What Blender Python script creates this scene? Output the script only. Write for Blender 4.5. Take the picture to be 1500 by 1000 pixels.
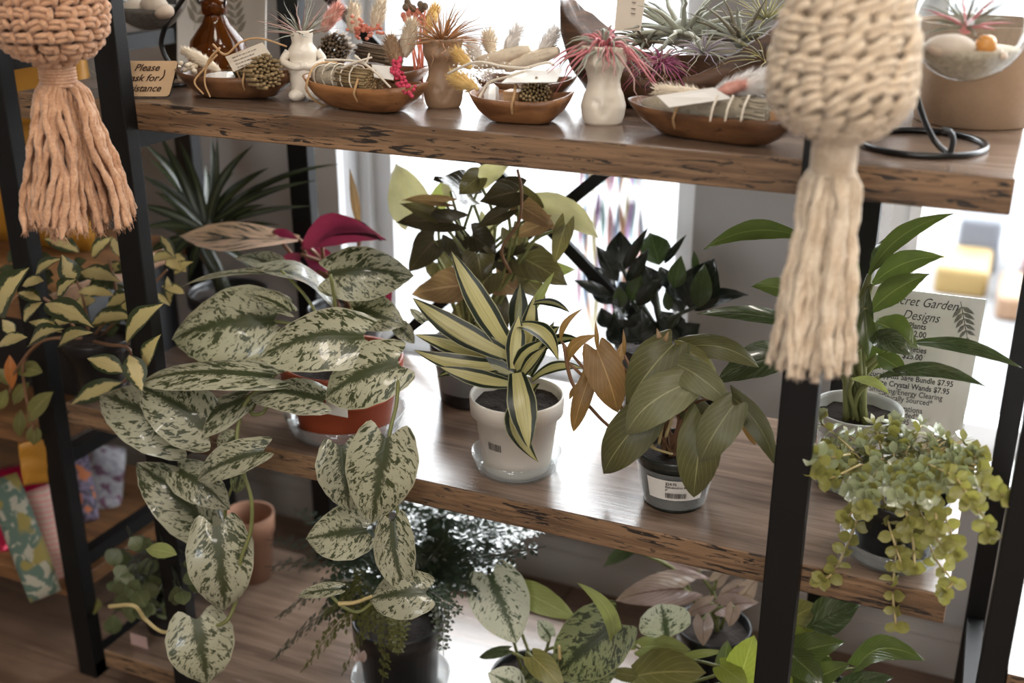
import bpy, math, random
from mathutils import Vector, Matrix, noise as mnoise
for _o in list(bpy.data.objects): bpy.data.objects.remove(_o)
scene = bpy.context.scene
COL = scene.collection
R = random.Random(7)
# ------------------------------------------------------------------ camera
FPX = 1677.0
PITCH, YAW = math.radians(21.3), math.radians(24.0)
CAM = Vector((0.605, -1.043, 0.638))
FH = Vector((-math.sin(YAW), math.cos(YAW), 0)); UPV = Vector((0, 0, 1))
FWD = FH*math.cos(PITCH) - UPV*math.sin(PITCH)
RGT = Vector((math.cos(YAW), math.sin(YAW), 0)); CUP = RGT.cross(FWD)
camd = bpy.data.cameras.new('camera'); cam = bpy.data.objects.new('camera', camd); COL.objects.link(cam)
cam.matrix_world = Matrix(((RGT.x, CUP.x, -FWD.x, CAM.x), (RGT.y, CUP.y, -FWD.y, CAM.y), (RGT.z, CUP.z, -FWD.z, CAM.z), (0, 0, 0, 1)))
camd.sensor_width = 36; camd.lens = FPX/1500*36; camd.clip_start = 0.02; camd.clip_end = 200
camd.dof.use_dof = True; camd.dof.focus_distance = 1.27; camd.dof.aperture_fstop = 2.9
scene.camera = cam
# ------------------------------------------------------------------ world, exposure
w = bpy.data.worlds.new('world'); scene.world = w; w.use_nodes = True
bg = w.node_tree.nodes['Background']; bg.inputs[0].default_value = (0.93, 0.97, 1.0, 1); bg.inputs[1].default_value = 14.0
vs = scene.view_settings; vs.view_transform = 'Standard'; vs.look = 'None'; vs.exposure = 0.0; vs.gamma = 1.0; vs.use_curve_mapping = False
LAMP_W = 8.5
SKY = 13.0
# ------------------------------------------------------------------ helpers
def ray(px, py): return FWD + RGT*((px-750)/FPX) - CUP*((py-500)/FPX)
def at(px, py, Y): r = ray(px, py); return CAM + r*((Y-CAM.y)/r.y)
def atz(px, py, Z): r = ray(px, py); return CAM + r*((Z-CAM.z)/r.z)
def atd(px, py, d): return CAM + ray(px, py)*d
def depth(P): return (P-CAM).dot(FWD)
def size(n, P): return n*depth(P)/FPX          # length of n photo pixels at point P
def lerp(a, b, t): return a+(b-a)*t
def tab(T, v):
    for (a, x), (b, y) in zip(T, T[1:]):
        if v <= b:
            t = (v-a)/(b-a); t = t*t*(3-2*t)*.5+t*.5
            return lerp(x, y, t)
    return T[-1][1]
def basis(n):
    n = n.normalized(); a = Vector((0, 0, 1)) if abs(n.z) < .9 else Vector((1, 0, 0))
    x = a.cross(n).normalized(); return x, n.cross(x), n
class MB:
    def __init__(s): s.v = []; s.f = []; s.mi = []; s.uv = None; s.m = 0
    def face(s, f): s.f.append(tuple(f)); s.mi.append(s.m)
    def grid(s, rows, closed=False, cap=False):
        base = len(s.v); n = len(rows[0])
        for r in rows: s.v.extend(r)
        for i in range(len(rows)-1):
            for j in range(n if closed else n-1):
                k = (j+1) % n
                s.face((base+i*n+j, base+i*n+k, base+(i+1)*n+k, base+(i+1)*n+j))
        if cap:
            s.face([base+j for j in range(n)][::-1]); s.face([base+(len(rows)-1)*n+j for j in range(n)])
        return s
    def box(s, lo, hi, rot=None, piv=None):
        P = [Vector((x, y, z)) for z in (lo[2], hi[2]) for y in (lo[1], hi[1]) for x in (lo[0], hi[0])]
        if rot is not None: P = [piv+rot @ (p-piv) for p in P]
        b = len(s.v); s.v.extend(P)
        for f in ((0, 2, 3, 1), (4, 5, 7, 6), (0, 1, 5, 4), (2, 6, 7, 3), (0, 4, 6, 2), (1, 3, 7, 5)): s.face([b+i for i in f])
        return s
    def bar(s, A, B, wx, wy, ref=Vector((0, 0, 1))):
        d = (B-A).normalized(); x = ref.cross(d)
        if x.length < 1e-4: x = Vector((1, 0, 0))
        x.normalize(); y = d.cross(x); b = len(s.v)
        for P in (A, B):
            for sx, sy in ((-1, -1), (1, -1), (1, 1), (-1, 1)): s.v.append(P+x*sx*wx/2+y*sy*wy/2)
        for f in ((3, 2, 1, 0), (4, 5, 6, 7), (0, 1, 5, 4), (1, 2, 6, 5), (2, 3, 7, 6), (3, 0, 4, 7)): s.face([b+i for i in f])
        return s
    def lathe(s, prof, c, seg=28, sx=1, sy=1, top=None):
        rows = []
        for r, z in prof:
            rows.append([Vector((c[0]+r*sx*math.cos(2*math.pi*k/seg), c[1]+r*sy*math.sin(2*math.pi*k/seg), c[2]+z)) for k in range(seg)])
        s.grid(rows, closed=True)
        return s
    def tube(s, pts, rad, seg=6, cap=True, lobes=0, twist=0, closed=False):
        n = len(pts); rows = []; px = None
        if not hasattr(rad, '__len__'): rad = [rad]*n
        for i in range(n):
            d = (pts[(i+1) % n if closed else min(i+1, n-1)]-pts[(i-1) if (closed or i > 0) else 0])
            if d.length < 1e-9: d = Vector((0, 0, 1))
            d.normalize()
            if px is None: px = basis(d)[0]
            else:
                px = px-d*px.dot(d); px = basis(d)[0] if px.length < 1e-6 else px.normalized()
            py = d.cross(px); row = []
            for k in range(seg):
                a = 2*math.pi*k/seg; rr = rad[i]
                if lobes: rr *= 1+.22*math.cos(lobes*(a)); a += twist*i
                row.append(pts[i]+px*rr*math.cos(a)+py*rr*math.sin(a))
            rows.append(row)
        if closed: rows.append(rows[0])
        s.grid(rows, closed=True, cap=cap and not closed); return s
    def ball(s, c, rx, ry=None, rz=None, seg=12, rings=8, M=None, jit=0, rnd=None):
        ry = rx if ry is None else ry; rz = rx if rz is None else rz
        rows = []
        for i in range(rings+1):
            t = math.pi*i/rings; row = []
            for k in range(seg):
                a = 2*math.pi*k/seg
                p = Vector((rx*math.sin(t)*math.cos(a), ry*math.sin(t)*math.sin(a), -rz*math.cos(t)))
                if jit: p *= 1+jit*mnoise.noise(p*(1.3/max(rx, ry, rz))+Vector(c)*37)
                if M is not None: p = M @ p
                row.append(Vector(c)+p)
            rows.append(row)
        s.grid(rows, closed=True); return s
    def build(s, name, mat, parent=None, smooth=True, uvs=None, **tags):
        me = bpy.data.meshes.new(name); me.from_pydata([tuple(p) for p in s.v], [], s.f)
        mats = mat if isinstance(mat, (list, tuple)) else [mat]
        for m in mats: me.materials.append(m)
        if len(mats) > 1: me.polygons.foreach_set('material_index', s.mi)
        if smooth: me.polygons.foreach_set('use_smooth', [True]*len(me.polygons))
        if uvs:
            l = me.uv_layers.new(name='UVMap')
            for lp in me.loops: l.data[lp.index].uv = uvs[lp.vertex_index]
        me.update()
        return link(name, me, parent, **tags)
def link(name, me, parent=None, **tags):
    o = bpy.data.objects.new(name, me); COL.objects.link(o)
    if parent is not None:
        o.parent = parent; o.matrix_parent_inverse = Matrix.Translation(-parent.location) if parent.type == 'EMPTY' else Matrix.Identity(4)
    for k, v in tags.items(): o[k] = v
    return o
def bev(o, wd=.002, seg=2):
    m = o.modifiers.new('bevel', 'BEVEL'); m.width = wd; m.segments = seg; m.limit_method = 'ANGLE'; m.angle_limit = .6
    return o
def thing(name, loc, label, category, group=None):
    o = bpy.data.objects.new(name, None); COL.objects.link(o); o.location = loc; o.empty_display_size = .02
    o['label'] = label; o['category'] = category
    if group: o['group'] = group
    return o
def struct(o): o['kind'] = 'structure'; return o
def bez(pts, n=24):          # smooth path through points (Catmull-Rom)
    P = [pts[0]*2-pts[1]]+list(pts)+[pts[-1]*2-pts[-2]]; out = []
    m = len(pts)-1; per = max(2, n//m)
    for i in range(m):
        a, b, c, d = P[i:i+4]
        for k in range(per):
            t = k/per
            out.append(.5*((2*b)+(c-a)*t+(2*a-5*b+4*c-d)*t*t+(3*b-a-3*c+d)*t*t*t))
    out.append(pts[-1].copy()); return out
# ------------------------------------------------------------------ materials
class NT:
    def __init__(s, name):
        s.mat = bpy.data.materials.new(name); s.mat.use_nodes = True; s.t = s.mat.node_tree; s.n = s.t.nodes
        s.p = s.n['Principled BSDF']; s.out = s.n['Material Output']
    def add(s, typ, **kw):
        nd = s.n.new(typ)
        for k, v in kw.items(): setattr(nd, k, v)
        return nd
    def put(s, sock, v):
        if isinstance(v, bpy.types.NodeSocket): s.t.links.new(v, sock)
        elif isinstance(v, (tuple, list)) and len(v) == 3 and sock.type == 'RGBA': sock.default_value = (*v, 1)
        else: sock.default_value = v
    def m(s, op, a, b=0., c=None):
        nd = s.add('ShaderNodeMath', operation=op); s.put(nd.inputs[0], a); s.put(nd.inputs[1], b)
        if c is not None: s.put(nd.inputs[2], c)
        return nd.outputs[0]
    def step(s, x, lo, hi, a=0., b=1.):
        nd = s.add('ShaderNodeMapRange', interpolation_type='SMOOTHSTEP')
        for i, v in enumerate((x, lo, hi, a, b)): s.put(nd.inputs[i], v)
        return nd.outputs[0]
    def mix(s, f, a, b):
        nd = s.add('ShaderNodeMix', data_type='RGBA'); s.put(nd.inputs[0], f); s.put(nd.inputs[6], a); s.put(nd.inputs[7], b); return nd.outputs[2]
    def xyz(s, x=0., y=0., z=0.):
        nd = s.add('ShaderNodeCombineXYZ')
        for i, v in enumerate((x, y, z)): s.put(nd.inputs[i], v)
        return nd.outputs[0]
    def noise(s, vec, scale=5., detail=3., rough=.5, dist=0.):
        nd = s.add('ShaderNodeTexNoise'); s.put(nd.inputs['Vector'], vec)
        for k, v in (('Scale', scale), ('Detail', detail), ('Roughness', rough), ('Distortion', dist)): nd.inputs[k].default_value = v
        return nd.outputs[0]
    def coord(s, k='Object'): return s.add('ShaderNodeTexCoord').outputs[k]
    def sep(s, v):
        nd = s.add('ShaderNodeSeparateXYZ'); s.put(nd.inputs[0], v); return nd.outputs
    def rnd(s): return s.add('ShaderNodeObjectInfo').outputs['Random']
    def scale3(s, v, sc):
        nd = s.add('ShaderNodeMapping'); s.put(nd.inputs[0], v); nd.inputs['Scale'].default_value = sc; return nd.outputs[0]
    def bump(s, h, st=.3, d=.002):
        nd = s.add('ShaderNodeBump'); nd.inputs['Strength'].default_value = st; nd.inputs['Distance'].default_value = d
        s.put(nd.inputs['Height'], h); s.put(s.p.inputs['Normal'], nd.outputs[0])
    def set(s, **kw):
        names = dict(col='Base Color', rough='Roughness', metal='Metallic', spec='Specular IOR Level', trans='Transmission Weight', ior='IOR', sss='Subsurface Weight', sheen='Sheen Weight', alpha='Alpha', coat='Coat Weight')
        for k, v in kw.items(): s.put(s.p.inputs[names[k]], v)
        return s.mat
def plain(name, col, rough=.6, var=.12, sc=14., **kw):
    n = NT(name); z = n.noise(n.coord(), sc, 4.)
    c = n.mix(z, tuple(x*(1-var) for x in col), tuple(min(1, x*(1+var)) for x in col))
    if 'bump' in kw: n.bump(n.noise(n.coord(), kw.pop('bumpsc', 120.), 3.), kw.pop('bump'), .002)
    return n.set(col=c, rough=rough, **kw)
def wood(name, c1, c2, crack=(.02, .013, .009), rough=.4, crackamt=.5, stretch=(1.6, 22., 22.), sc=3., spec=.5, coat=0.):
    n = NT(name); v = n.coord(); s3 = n.scale3(v, stretch)
    a = n.noise(s3, sc, 6., .62, .6); b = n.noise(n.scale3(v, (stretch[0]*3, stretch[1]*4, stretch[2]*4)), sc, 4., .6, .3)
    f = n.step(n.m('ADD', n.m('MULTIPLY', a, .7), n.m('MULTIPLY', b, .3)), .34, .66)
    col = n.mix(f, c1, c2)
    k = n.noise(n.scale3(v, (stretch[0]*5, stretch[1]*2.4, stretch[2]*2.4)), sc, 5., .65, 1.2)
    big = n.noise(v, 9., 2.)
    kk = n.step(n.m('ADD', k, n.m('MULTIPLY', big, .25)), .80-.1*crackamt, .86-.1*crackamt) if crackamt else 0.
    col = n.mix(kk, col, crack)
    n.bump(n.m('SUBTRACT', n.m('MULTIPLY', b, .4), kk), .35, .0015)
    return n.set(col=col, rough=n.m('ADD', rough-.08, n.m('MULTIPLY', b, .16)), spec=spec, coat=coat)
M = {}
M['wood_top'] = wood('shelf_laminate', (.10, .065, .045), (.22, .15, .108), rough=.24, crackamt=0, stretch=(1.2, 14, 14), sc=3., spec=1.)
M['wood_edge'] = wood('shelf_edge_rustic', (.10, .055, .028), (.29, .172, .092), rough=.55, crackamt=1.25, stretch=(1.8, 4., 34.), sc=2.4)
M['wood_end'] = wood('shelf_end_rustic', (.2, .12, .075), (.36, .24, .16), rough=.6, crackamt=.6, stretch=(4., 4., 30.), sc=2.4)
M['black'] = plain('black_powder_steel', (.005, .0048, .0048), .5, .1, 60., spec=.3, bump=.08, bumpsc=500.)
M['wall'] = plain('painted_wall_grey', (.41, .405, .41), .75, .03, 4., bump=.35, bumpsc=70.)
M['wall_in'] = plain('painted_wall_warm', (.55, .5, .45), .8, .03, 4.)
M['white_frame'] = plain('white_window_frame', (.82, .83, .84), .35, .02, 6.)
M['baseb'] = plain('baseboard_paint', (.42, .39, .36), .5, .05, 6.)
M['ceil'] = plain('ceiling_paint', (.75, .73, .7), .9, .02, 3.)
M['floor'] = wood('floor_planks', (.105, .062, .04), (.2, .13, .092), rough=.42, crackamt=0, stretch=(1.2, 9, 9), sc=2.5)
def facing(n, lo, hi):      # reflectance rising towards grazing angles, same on both sides of a sheet
    lw = n.add('ShaderNodeLayerWeight'); return n.m('ADD', lo, n.m('MULTIPLY', n.m('POWER', lw.outputs['Facing'], 4.), hi))
def glass_pane(name='window_glass'):
    n = NT(name); tr = n.add('ShaderNodeBsdfTransparent'); gl = n.add('ShaderNodeBsdfGlossy'); gl.inputs['Roughness'].default_value = .02
    fac = facing(n, .04, .5); mx = n.add('ShaderNodeMixShader')
    n.put(mx.inputs[0], fac); n.t.links.new(tr.outputs[0], mx.inputs[1]); n.t.links.new(gl.outputs[0], mx.inputs[2])
    n.t.links.new(mx.outputs[0], n.out.inputs[0]); return n.mat
def thin_clear(name, tint=(.93, .95, .95), ior=1.45, haze=.04, hcol=(.8, .82, .82)):
    n = NT(name); tr = n.add('ShaderNodeBsdfTransparent'); tr.inputs[0].default_value = (*tint, 1)
    gl = n.add('ShaderNodeBsdfGlossy'); gl.inputs['Roughness'].default_value = .06
    df = n.add('ShaderNodeBsdfDiffuse'); df.inputs[0].default_value = (*hcol, 1)
    m1 = n.add('ShaderNodeMixShader'); m1.inputs[0].default_value = haze
    n.t.links.new(tr.outputs[0], m1.inputs[1]); n.t.links.new(df.outputs[0], m1.inputs[2])
    fac = facing(n, .045, .55); mx = n.add('ShaderNodeMixShader')
    n.put(mx.inputs[0], fac); n.t.links.new(m1.outputs[0], mx.inputs[1]); n.t.links.new(gl.outputs[0], mx.inputs[2])
    n.t.links.new(mx.outputs[0], n.out.inputs[0]); return n.mat
M['glass'] = glass_pane()
M['clear'] = thin_clear('clear_plastic', haze=.16)
M['globe'] = thin_clear('clear_glass', haze=.015, ior=1.4)
# ------------------------------------------------------------------ the room
ZT, ZM, ZB, ZF = .415, 0.0, -.40, -.50
X0, X1, DEP = -.52, .607, .34
YW, CEIL = .60, 2.1
XL, XR, YB = -3.2, 2.6, -4.2
W1 = (at(505, 300, YW).x, at(1017, 300, YW+.0).x); W2 = (at(1268, 400, YW).x, 1.75)
W3 = (.1, 1.3); W3Z = .6
SILL = at(640, 522, YW+.08).z; HEAD = 1.75
for nm, bx in (('wall_back', [((XL, YW, ZF), (W1[0], YW+.14, CEIL)), ((W1[1], YW, ZF), (W2[0], YW+.14, CEIL)), ((W2[1], YW, ZF), (XR, YW+.14, CEIL)),
                              ((W1[0], YW, ZF), (W1[1], YW+.14, SILL)), ((W2[0], YW, ZF), (W2[1], YW+.14, SILL)),
                              ((W1[0], YW, HEAD), (W1[1], YW+.14, CEIL)), ((W2[0], YW, HEAD), (W2[1], YW+.14, CEIL))]),
               ('wall_left', [((XL-.1, YB, ZF), (XL, YW, CEIL))]), ('wall_right', [((XR, YB, ZF), (XR+.1, YW, CEIL))]),
               ('wall_front', [((XL, YB-.1, ZF), (W3[0], YB, CEIL)), ((W3[1], YB-.1, ZF), (XR, YB, CEIL)), ((W3[0], YB-.1, ZF), (W3[1], YB, W3Z)), ((W3[0], YB-.1, 1.6), (W3[1], YB, CEIL))])):
    b = MB()
    for lo, hi in bx: b.box(lo, hi)
    struct(b.build(nm, M['wall'] if nm == 'wall_back' else M['wall_in'], smooth=False))
struct(MB().box((XL, YB, CEIL), (XR, YW+.14, CEIL+.1)).build('ceiling', M['ceil'], smooth=False))
fl = struct(MB().box((XL, YB, ZF-.06), (XR, YW+.14, ZF-.004)).build('floor', M['floor'], smooth=False))
pw = .15; iy = 0; y = -1.0
plank_me = {}
while y < YW-.01:
    x = -1.9+(iy*.37 % .9)
    while x < 1.6:
        x2 = min(x+.9, 1.7)
        MB().box((x+.0012, y+.0012, ZF-.008), (x2-.0012, min(y+pw, YW)-.0012, ZF)).build('plank', M['floor'], fl, smooth=False)
        x += .9
    y += pw; iy += 1
struct(MB().box((XL, YW-.014, ZF), (XR, YW, ZF+.085)).box((XL, YW-.02, ZF), (XR, YW-.014, ZF+.065)).build('baseboard_back', M['baseb'], smooth=False))
for i, (a, b_) in enumerate((W1, W2)):
    f = .045; y0, y1 = YW+.07, YW+.12
    m = MB().box((a, y0, SILL), (a+f, y1, HEAD)).box((b_-f, y0, SILL), (b_, y1, HEAD)).box((a+f, y0, SILL), (b_-f, y1, SILL+f)).box((a+f, y0, HEAD-f), (b_-f, y1, HEAD))
    m.box((a, y0-.02, SILL), (a+.02, y0, HEAD)).box((b_-.02, y0-.02, SILL), (b_, y0, HEAD))
    wn = struct(m.build('window_%d' % (i+1), M['white_frame'], smooth=False))
    MB().box((a+f, y0+.02, SILL+f), (b_-f, y0+.026, HEAD-f)).build('pane', M['glass'], wn, smooth=False)
    MB().box((a+f, y0-.01, SILL+f), (a+f+.016, y0+.02, HEAD-f)).build('glazing_bead', M['white_frame'], wn, smooth=False)
    MB().box((a-.02, YW-.03, SILL-.02), (b_+.02, y0, SILL+.002)).build('window_sill', M['white_frame'], wn, smooth=False)
    if i == 0:   # painted casing round the left side of the first window
        MB().box((a-.06, YW-.016, SILL-.02), (a-.0, YW, HEAD+.05)).build('casing', M['white_frame'], wn, smooth=False)
m = MB()
for xx in (W3[0], (W3[0]+W3[1])/2-.03, W3[1]-.06): m.box((xx, YB-.08, W3Z), (xx+.06, YB-.02, 1.6))
m.box((W3[0], YB-.08, W3Z), (W3[1], YB-.02, W3Z+.06)).box((W3[0], YB-.08, 1.54), (W3[1], YB-.02, 1.6))
wn = struct(m.build('window_3', M['white_frame'], smooth=False)); MB().box((W3[0], YB-.055, W3Z), (W3[1], YB-.05, 1.6)).build('pane', M['glass'], wn, smooth=False)  # unseen front window, added to let in soft fill daylight
for cx, cy, cz, sx, sz, rz in (((W1[0]+W1[1])/2, YW+.16, (SILL+HEAD)/2, W1[1]-W1[0], HEAD-SILL, 0), ((W2[0]+W2[1])/2, YW+.16, (SILL+HEAD)/2, W2[1]-W2[0], HEAD-SILL, 0), ((W3[0]+W3[1])/2, YB-.12, (W3Z+1.6)/2, W3[1]-W3[0], 1.6-W3Z, math.pi)):
    pd = bpy.data.lights.new('window_portal', 'AREA'); pd.shape = 'RECTANGLE'; pd.size = sx; pd.size_y = sz; pd.cycles.is_portal = True
    po = bpy.data.objects.new('window_portal', pd); COL.objects.link(po); po.location = (cx, cy, cz); po.rotation_euler = (-math.pi/2, 0, rz)
# unseen round ceiling lamps, added for soft light from the front
n = NT('fill_lamp_diffuser'); n.set(col=(1, .9, .75)); n.p.inputs['Emission Color'].default_value = (1, .86, .68, 1); n.p.inputs['Emission Strength'].default_value = 6
M['lampd'] = n.mat
for k, (lx, ly) in enumerate(((1.85, -2.2), (.35, -1.0), (1.05, -.85), (1.9, -.8), (-.3, -3.0), (.8, -3.0))):
    t = thing('fill_lamp', (lx, ly, CEIL), 'added unseen fill lamp, '+('nearest the right wall by the added window', 'above the left half of the plant unit', 'above the right half of the plant unit', 'nearest the right wall by the plant unit', 'at the back left near the added window', 'at the back right near the added window')[k], 'lamp', 'added fill lamps')
    MB().lathe([(0, 0), (.2, 0), (.21, -.03), (.195, -.04)], (lx, ly, CEIL), 24).build('housing', M['white_frame'], t)
    MB().lathe([(.195, -.035), (.1, -.045), (0.001, -.047)], (lx, ly, CEIL), 24).build('diffuser', M['lampd'], t)
    ld = bpy.data.lights.new('fill_lamp_light', 'AREA'); ld.shape = 'DISK'; ld.size = .38; ld.energy = LAMP_W; ld.color = (1, .93, .85)
    lo = bpy.data.objects.new('fill_lamp_light', ld); COL.objects.link(lo); lo.location = (lx, ly, CEIL-.055); lo.parent = t; lo.matrix_parent_inverse = Matrix.Translation(-t.location)
# ------------------------------------------------------------------ shelf unit
def shelf_board(x0, x1, y0, y1, z, th, parent, name='shelf_board'):
    m = MB(); m.box((x0, y0, z-th), (x1, y1, z))
    m.mi = [0, 0, 1, 1, 2, 2]; return bev(m.build(name, [M['wood_top'], M['wood_edge'], M['wood_end']], parent, smooth=False), .0018)
unit = thing('shelf_unit', ((X0+X1)/2, DEP/2, ZF), 'rustic wood and black steel shelving unit full of plants in front of the window', 'shelf')
for z, th in ((ZT, .033), (ZM, .033), (ZB, .03)): shelf_board(X0, X1, 0, DEP, z, th, unit)
PXL, PXR, PT = -.354, .449, 1.25
for px_ in (PXL, PXR):
    for y0, y1 in ((-.021, 0), (DEP, DEP+.021)):
        bev(MB().box((px_-.0175, y0, ZF), (px_+.0175, y1, PT)).build('post', M['black'], unit, smooth=False), .0015)
    for z in (ZT-.033, ZM-.033, ZB-.03, PT):
        MB().box((px_-.012, 0, z-.022), (px_+.012, DEP, z)).build('side_rail', M['black'], unit, smooth=False)
XC, ZC = .03, .225
for sg, oy in ((-1, .012), (1, .024)):
    a, b_ = (Vector((xx, DEP+oy, ZC+sg*.88*(xx-XC))) for xx in (PXL, PXR))
    MB().bar(a, b_, .008, .016).build('cross_brace', M['black'], unit, smooth=False)
shelf_board(X0, X1, 0, DEP, .86, .033, unit)
# ------------------------------------------------------------------ leaves
SHAPES = {
 'heart': ([(0, .66), (.08, .88), (.25, 1.08), (.45, 1.06), (.65, .86), (.8, .6), (.92, .28), (1, 0)], .15),
 'arrow': ([(0, .7), (.06, .9), (.2, 1), (.4, .88), (.6, .64), (.8, .35), (.93, .12), (1, 0)], .28),
 'ovate': ([(0, .06), (.1, .5), (.25, .88), (.42, 1), (.6, .88), (.8, .5), (.92, .2), (1, 0)], 0),
 'lance': ([(0, .2), (.15, .6), (.35, .96), (.5, 1), (.7, .75), (.85, .4), (.95, .12), (1, 0)], 0),
 'sword': ([(0, .55), (.2, .8), (.4, 1), (.6, .92), (.8, .58), (.92, .25), (1, 0)], 0),
 'blade': ([(0, 1), (.3, .9), (.6, .65), (.85, .3), (1, .03)], 0),
 'round': ([(0, .15), (.12, .6), (.35, .95), (.55, 1), (.75, .86), (.9, .55), (1, .1)], 0),
}
def leaf3(parent, B, T, w, mat, shape='heart', roll=0, arch=.1, bow=0, fold=.12, up=.3, wave=.03, nl=10, nw=3, name='leaf', twist=0, nvec=None):
    a = T-B; L = a.length
    if L < 1e-6: return None
    a /= L; mid = (B+T)/2; v = (CAM-mid).normalized()
    ref = nvec if nvec is not None else (v*(1-up)+UPV*up).normalized()
    n0 = ref-a*ref.dot(a)
    if n0.length < .05: n0 = basis(a)[0]
    n0.normalize(); n0 = Matrix.Rotation(math.radians(roll), 3, a) @ n0
    bd0 = n0.cross(a).normalized()
    if nvec is None: w = w/max(.45, math.sqrt(max(0, 1-bd0.dot(v)**2)))
    prof, lobe = SHAPES[shape]; vs_ = []; uvs = []; ph = R.random()*6.3
    m = MB(); rows = []
    for i in range(nl+1):
        t = i/nl; hw = tab(prof, t)*w/2; row = []
        q = math.radians(twist)*(t-.3)
        n = n0*math.cos(q)+bd0*math.sin(q); bd = n.cross(a).normalized()
        c = B+a*(L*t)+n0*(arch*L*4*t*(1-t))+bd0*(bow*L*4*t*(1-t))
        for j in range(-nw, nw+1):
            u = j/nw
            p = c+bd*(hw*u)-a*(L*lobe*math.sin(2.3*abs(u)**1.5)*(1-t)**4)+n*(fold*abs(u)**1.4*hw-fold*.25*hw+wave*w*math.sin(ph+t*9+u*2.2)*abs(u))
            row.append(p); uvs.append((u*.5+.5, t))
        rows.append(row)
    m.grid(rows)
    return m.build(name, mat, parent, uvs=uvs)
def L(parent, mat, shape, Y, items, pet=None, petr=3., petmat=None, stemname='stem', **kw):
    for it in items:
        bx, by, tx, ty, wpx = it[:5]; o = dict(kw); dy = [0, 0]
        if len(it) > 6 and not isinstance(it[5], dict): dy = it[5:7]
        if isinstance(it[-1], dict): o.update(it[-1])
        mt = o.pop('mat', mat); sh = o.pop('shape', shape); nopet = o.pop('nopet', False)
        B = at(bx, by, Y+dy[0]); T = at(tx, ty, Y+dy[1])
        own = parent
        if pet is not None and not nopet:
            c = pet if isinstance(pet, Vector) else at(*pet); c = c+Vector((R.uniform(-.012, .012), R.uniform(-.012, .012), 0))
            mid = (c+B)/2+(B-T).normalized()*.25*(B-c).length*.5+Vector((0, 0, .1*(B-c).length))
            own = MB().tube(bez([c, mid, B], 10), [size(petr, B)*k for k in (.6,)+(.5,)*9+(.4,)][:len(bez([c, mid, B], 10))], 5).build(stemname, petmat, parent)
        leaf3(own, B, T, size(wpx, (B+T)/2), mt, sh, **o)
def vine(parent, pts, r, mat, n=30, name='stem', seg=6):
    P = [at(*p) for p in pts]; Q = bez(P, n); rr = size(r, P[0])/2
    return MB().tube(Q, [rr*lerp(1, .75, i/len(Q)) for i in range(len(Q))], seg).build(name, mat, parent)
def leafmat(name, fn, rough=.4, trans=.22, spec=.5, bump=.25, tcol=1.3, sheen=0., coat=0.):
    n = NT(name); s = n.sep(n.coord('UV')); U, V = s[0], s[1]
    au = n.m('MULTIPLY', n.m('ABSOLUTE', n.m('SUBTRACT', U, .5)), 2.)
    r = n.rnd(); col, h = fn(n, U, V, au, r)
    br = n.m('ADD', .85, n.m('MULTIPLY', n.m('FRACT', n.m('MULTIPLY', r, 7.31)), .3))
    vm = n.add('ShaderNodeVectorMath', operation='SCALE'); n.put(vm.inputs[0], col); n.put(vm.inputs['Scale'], br); col = vm.outputs[0]
    n.put(n.p.inputs['Base Color'], col); n.set(rough=rough, spec=spec, coat=coat)
    if sheen: n.set(sheen=sheen)
    if h is not None: n.bump(h, bump, .0015)
    tl = n.add('ShaderNodeBsdfTranslucent'); vt = n.add('ShaderNodeVectorMath', operation='MULTIPLY'); n.put(vt.inputs[0], col)
    vt.inputs[1].default_value = (tcol*1.05, tcol*1.05, tcol*.7); n.put(tl.inputs[0], vt.outputs[0])
    mx = n.add('ShaderNodeMixShader'); mx.inputs[0].default_value = trans
    n.t.links.new(n.p.outputs[0], mx.inputs[1]); n.t.links.new(tl.outputs[0], mx.inputs[2]); n.t.links.new(mx.outputs[0], n.out.inputs[0])
    return n.mat
def veins(n, V, au, k, slope=.55, width=.12):       # side veins running towards the tip
    q = n.m('MULTIPLY', n.m('SUBTRACT', V, n.m('MULTIPLY', n.m('POWER', au, .9), slope)), k)
    d = n.m('ABSOLUTE', n.m('SUBTRACT', n.m('FRACT', q), .5))
    return n.step(d, .5-width, .5)
def f_scin(silver, dark, thr=.53):
    def fn(n, U, V, au, r):
        q = n.m('SUBTRACT', V, n.m('MULTIPLY', au, .3)); rz = n.m('MULTIPLY', r, 61.)
        side = n.m('MULTIPLY', n.step(U, .49, .51), 7.)
        a = n.noise(n.xyz(n.m('ADD', n.m('MULTIPLY', au, 3.4), side), n.m('MULTIPLY', q, 13.), rz), 1.55, 4., .62, .8)
        b = n.noise(n.xyz(n.m('ADD', n.m('MULTIPLY', au, 2.), side), n.m('MULTIPLY', q, 6.), rz), 1.1, 2., .5, .4)
        mid = n.step(n.m('ADD', n.m('ADD', au, n.m('MULTIPLY', V, .12)), n.m('MULTIPLY', n.m('SUBTRACT', a, .5), .8)), .24, .14)
        tip = n.m('MULTIPLY', n.step(V, .6, .1), .02)
        blot = n.step(n.m('ADD', n.m('ADD', a, n.m('MULTIPLY', n.m('SUBTRACT', b, .5), .45)), tip), thr+.015, thr+.06)
        edge = n.step(au, .93, .99)
        f = n.m('MULTIPLY', n.m('MAXIMUM', mid, blot), n.m('SUBTRACT', 1., edge))
        c = n.mix(f, n.mix(b, tuple(x*.86 for x in silver), silver), dark)
        return c, n.m('ADD', n.m('MULTIPLY', veins(n, V, au, 8., .35, .1), -.25), n.m('MULTIPLY', n.step(au, .0, .08), .5))
    return fn
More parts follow.
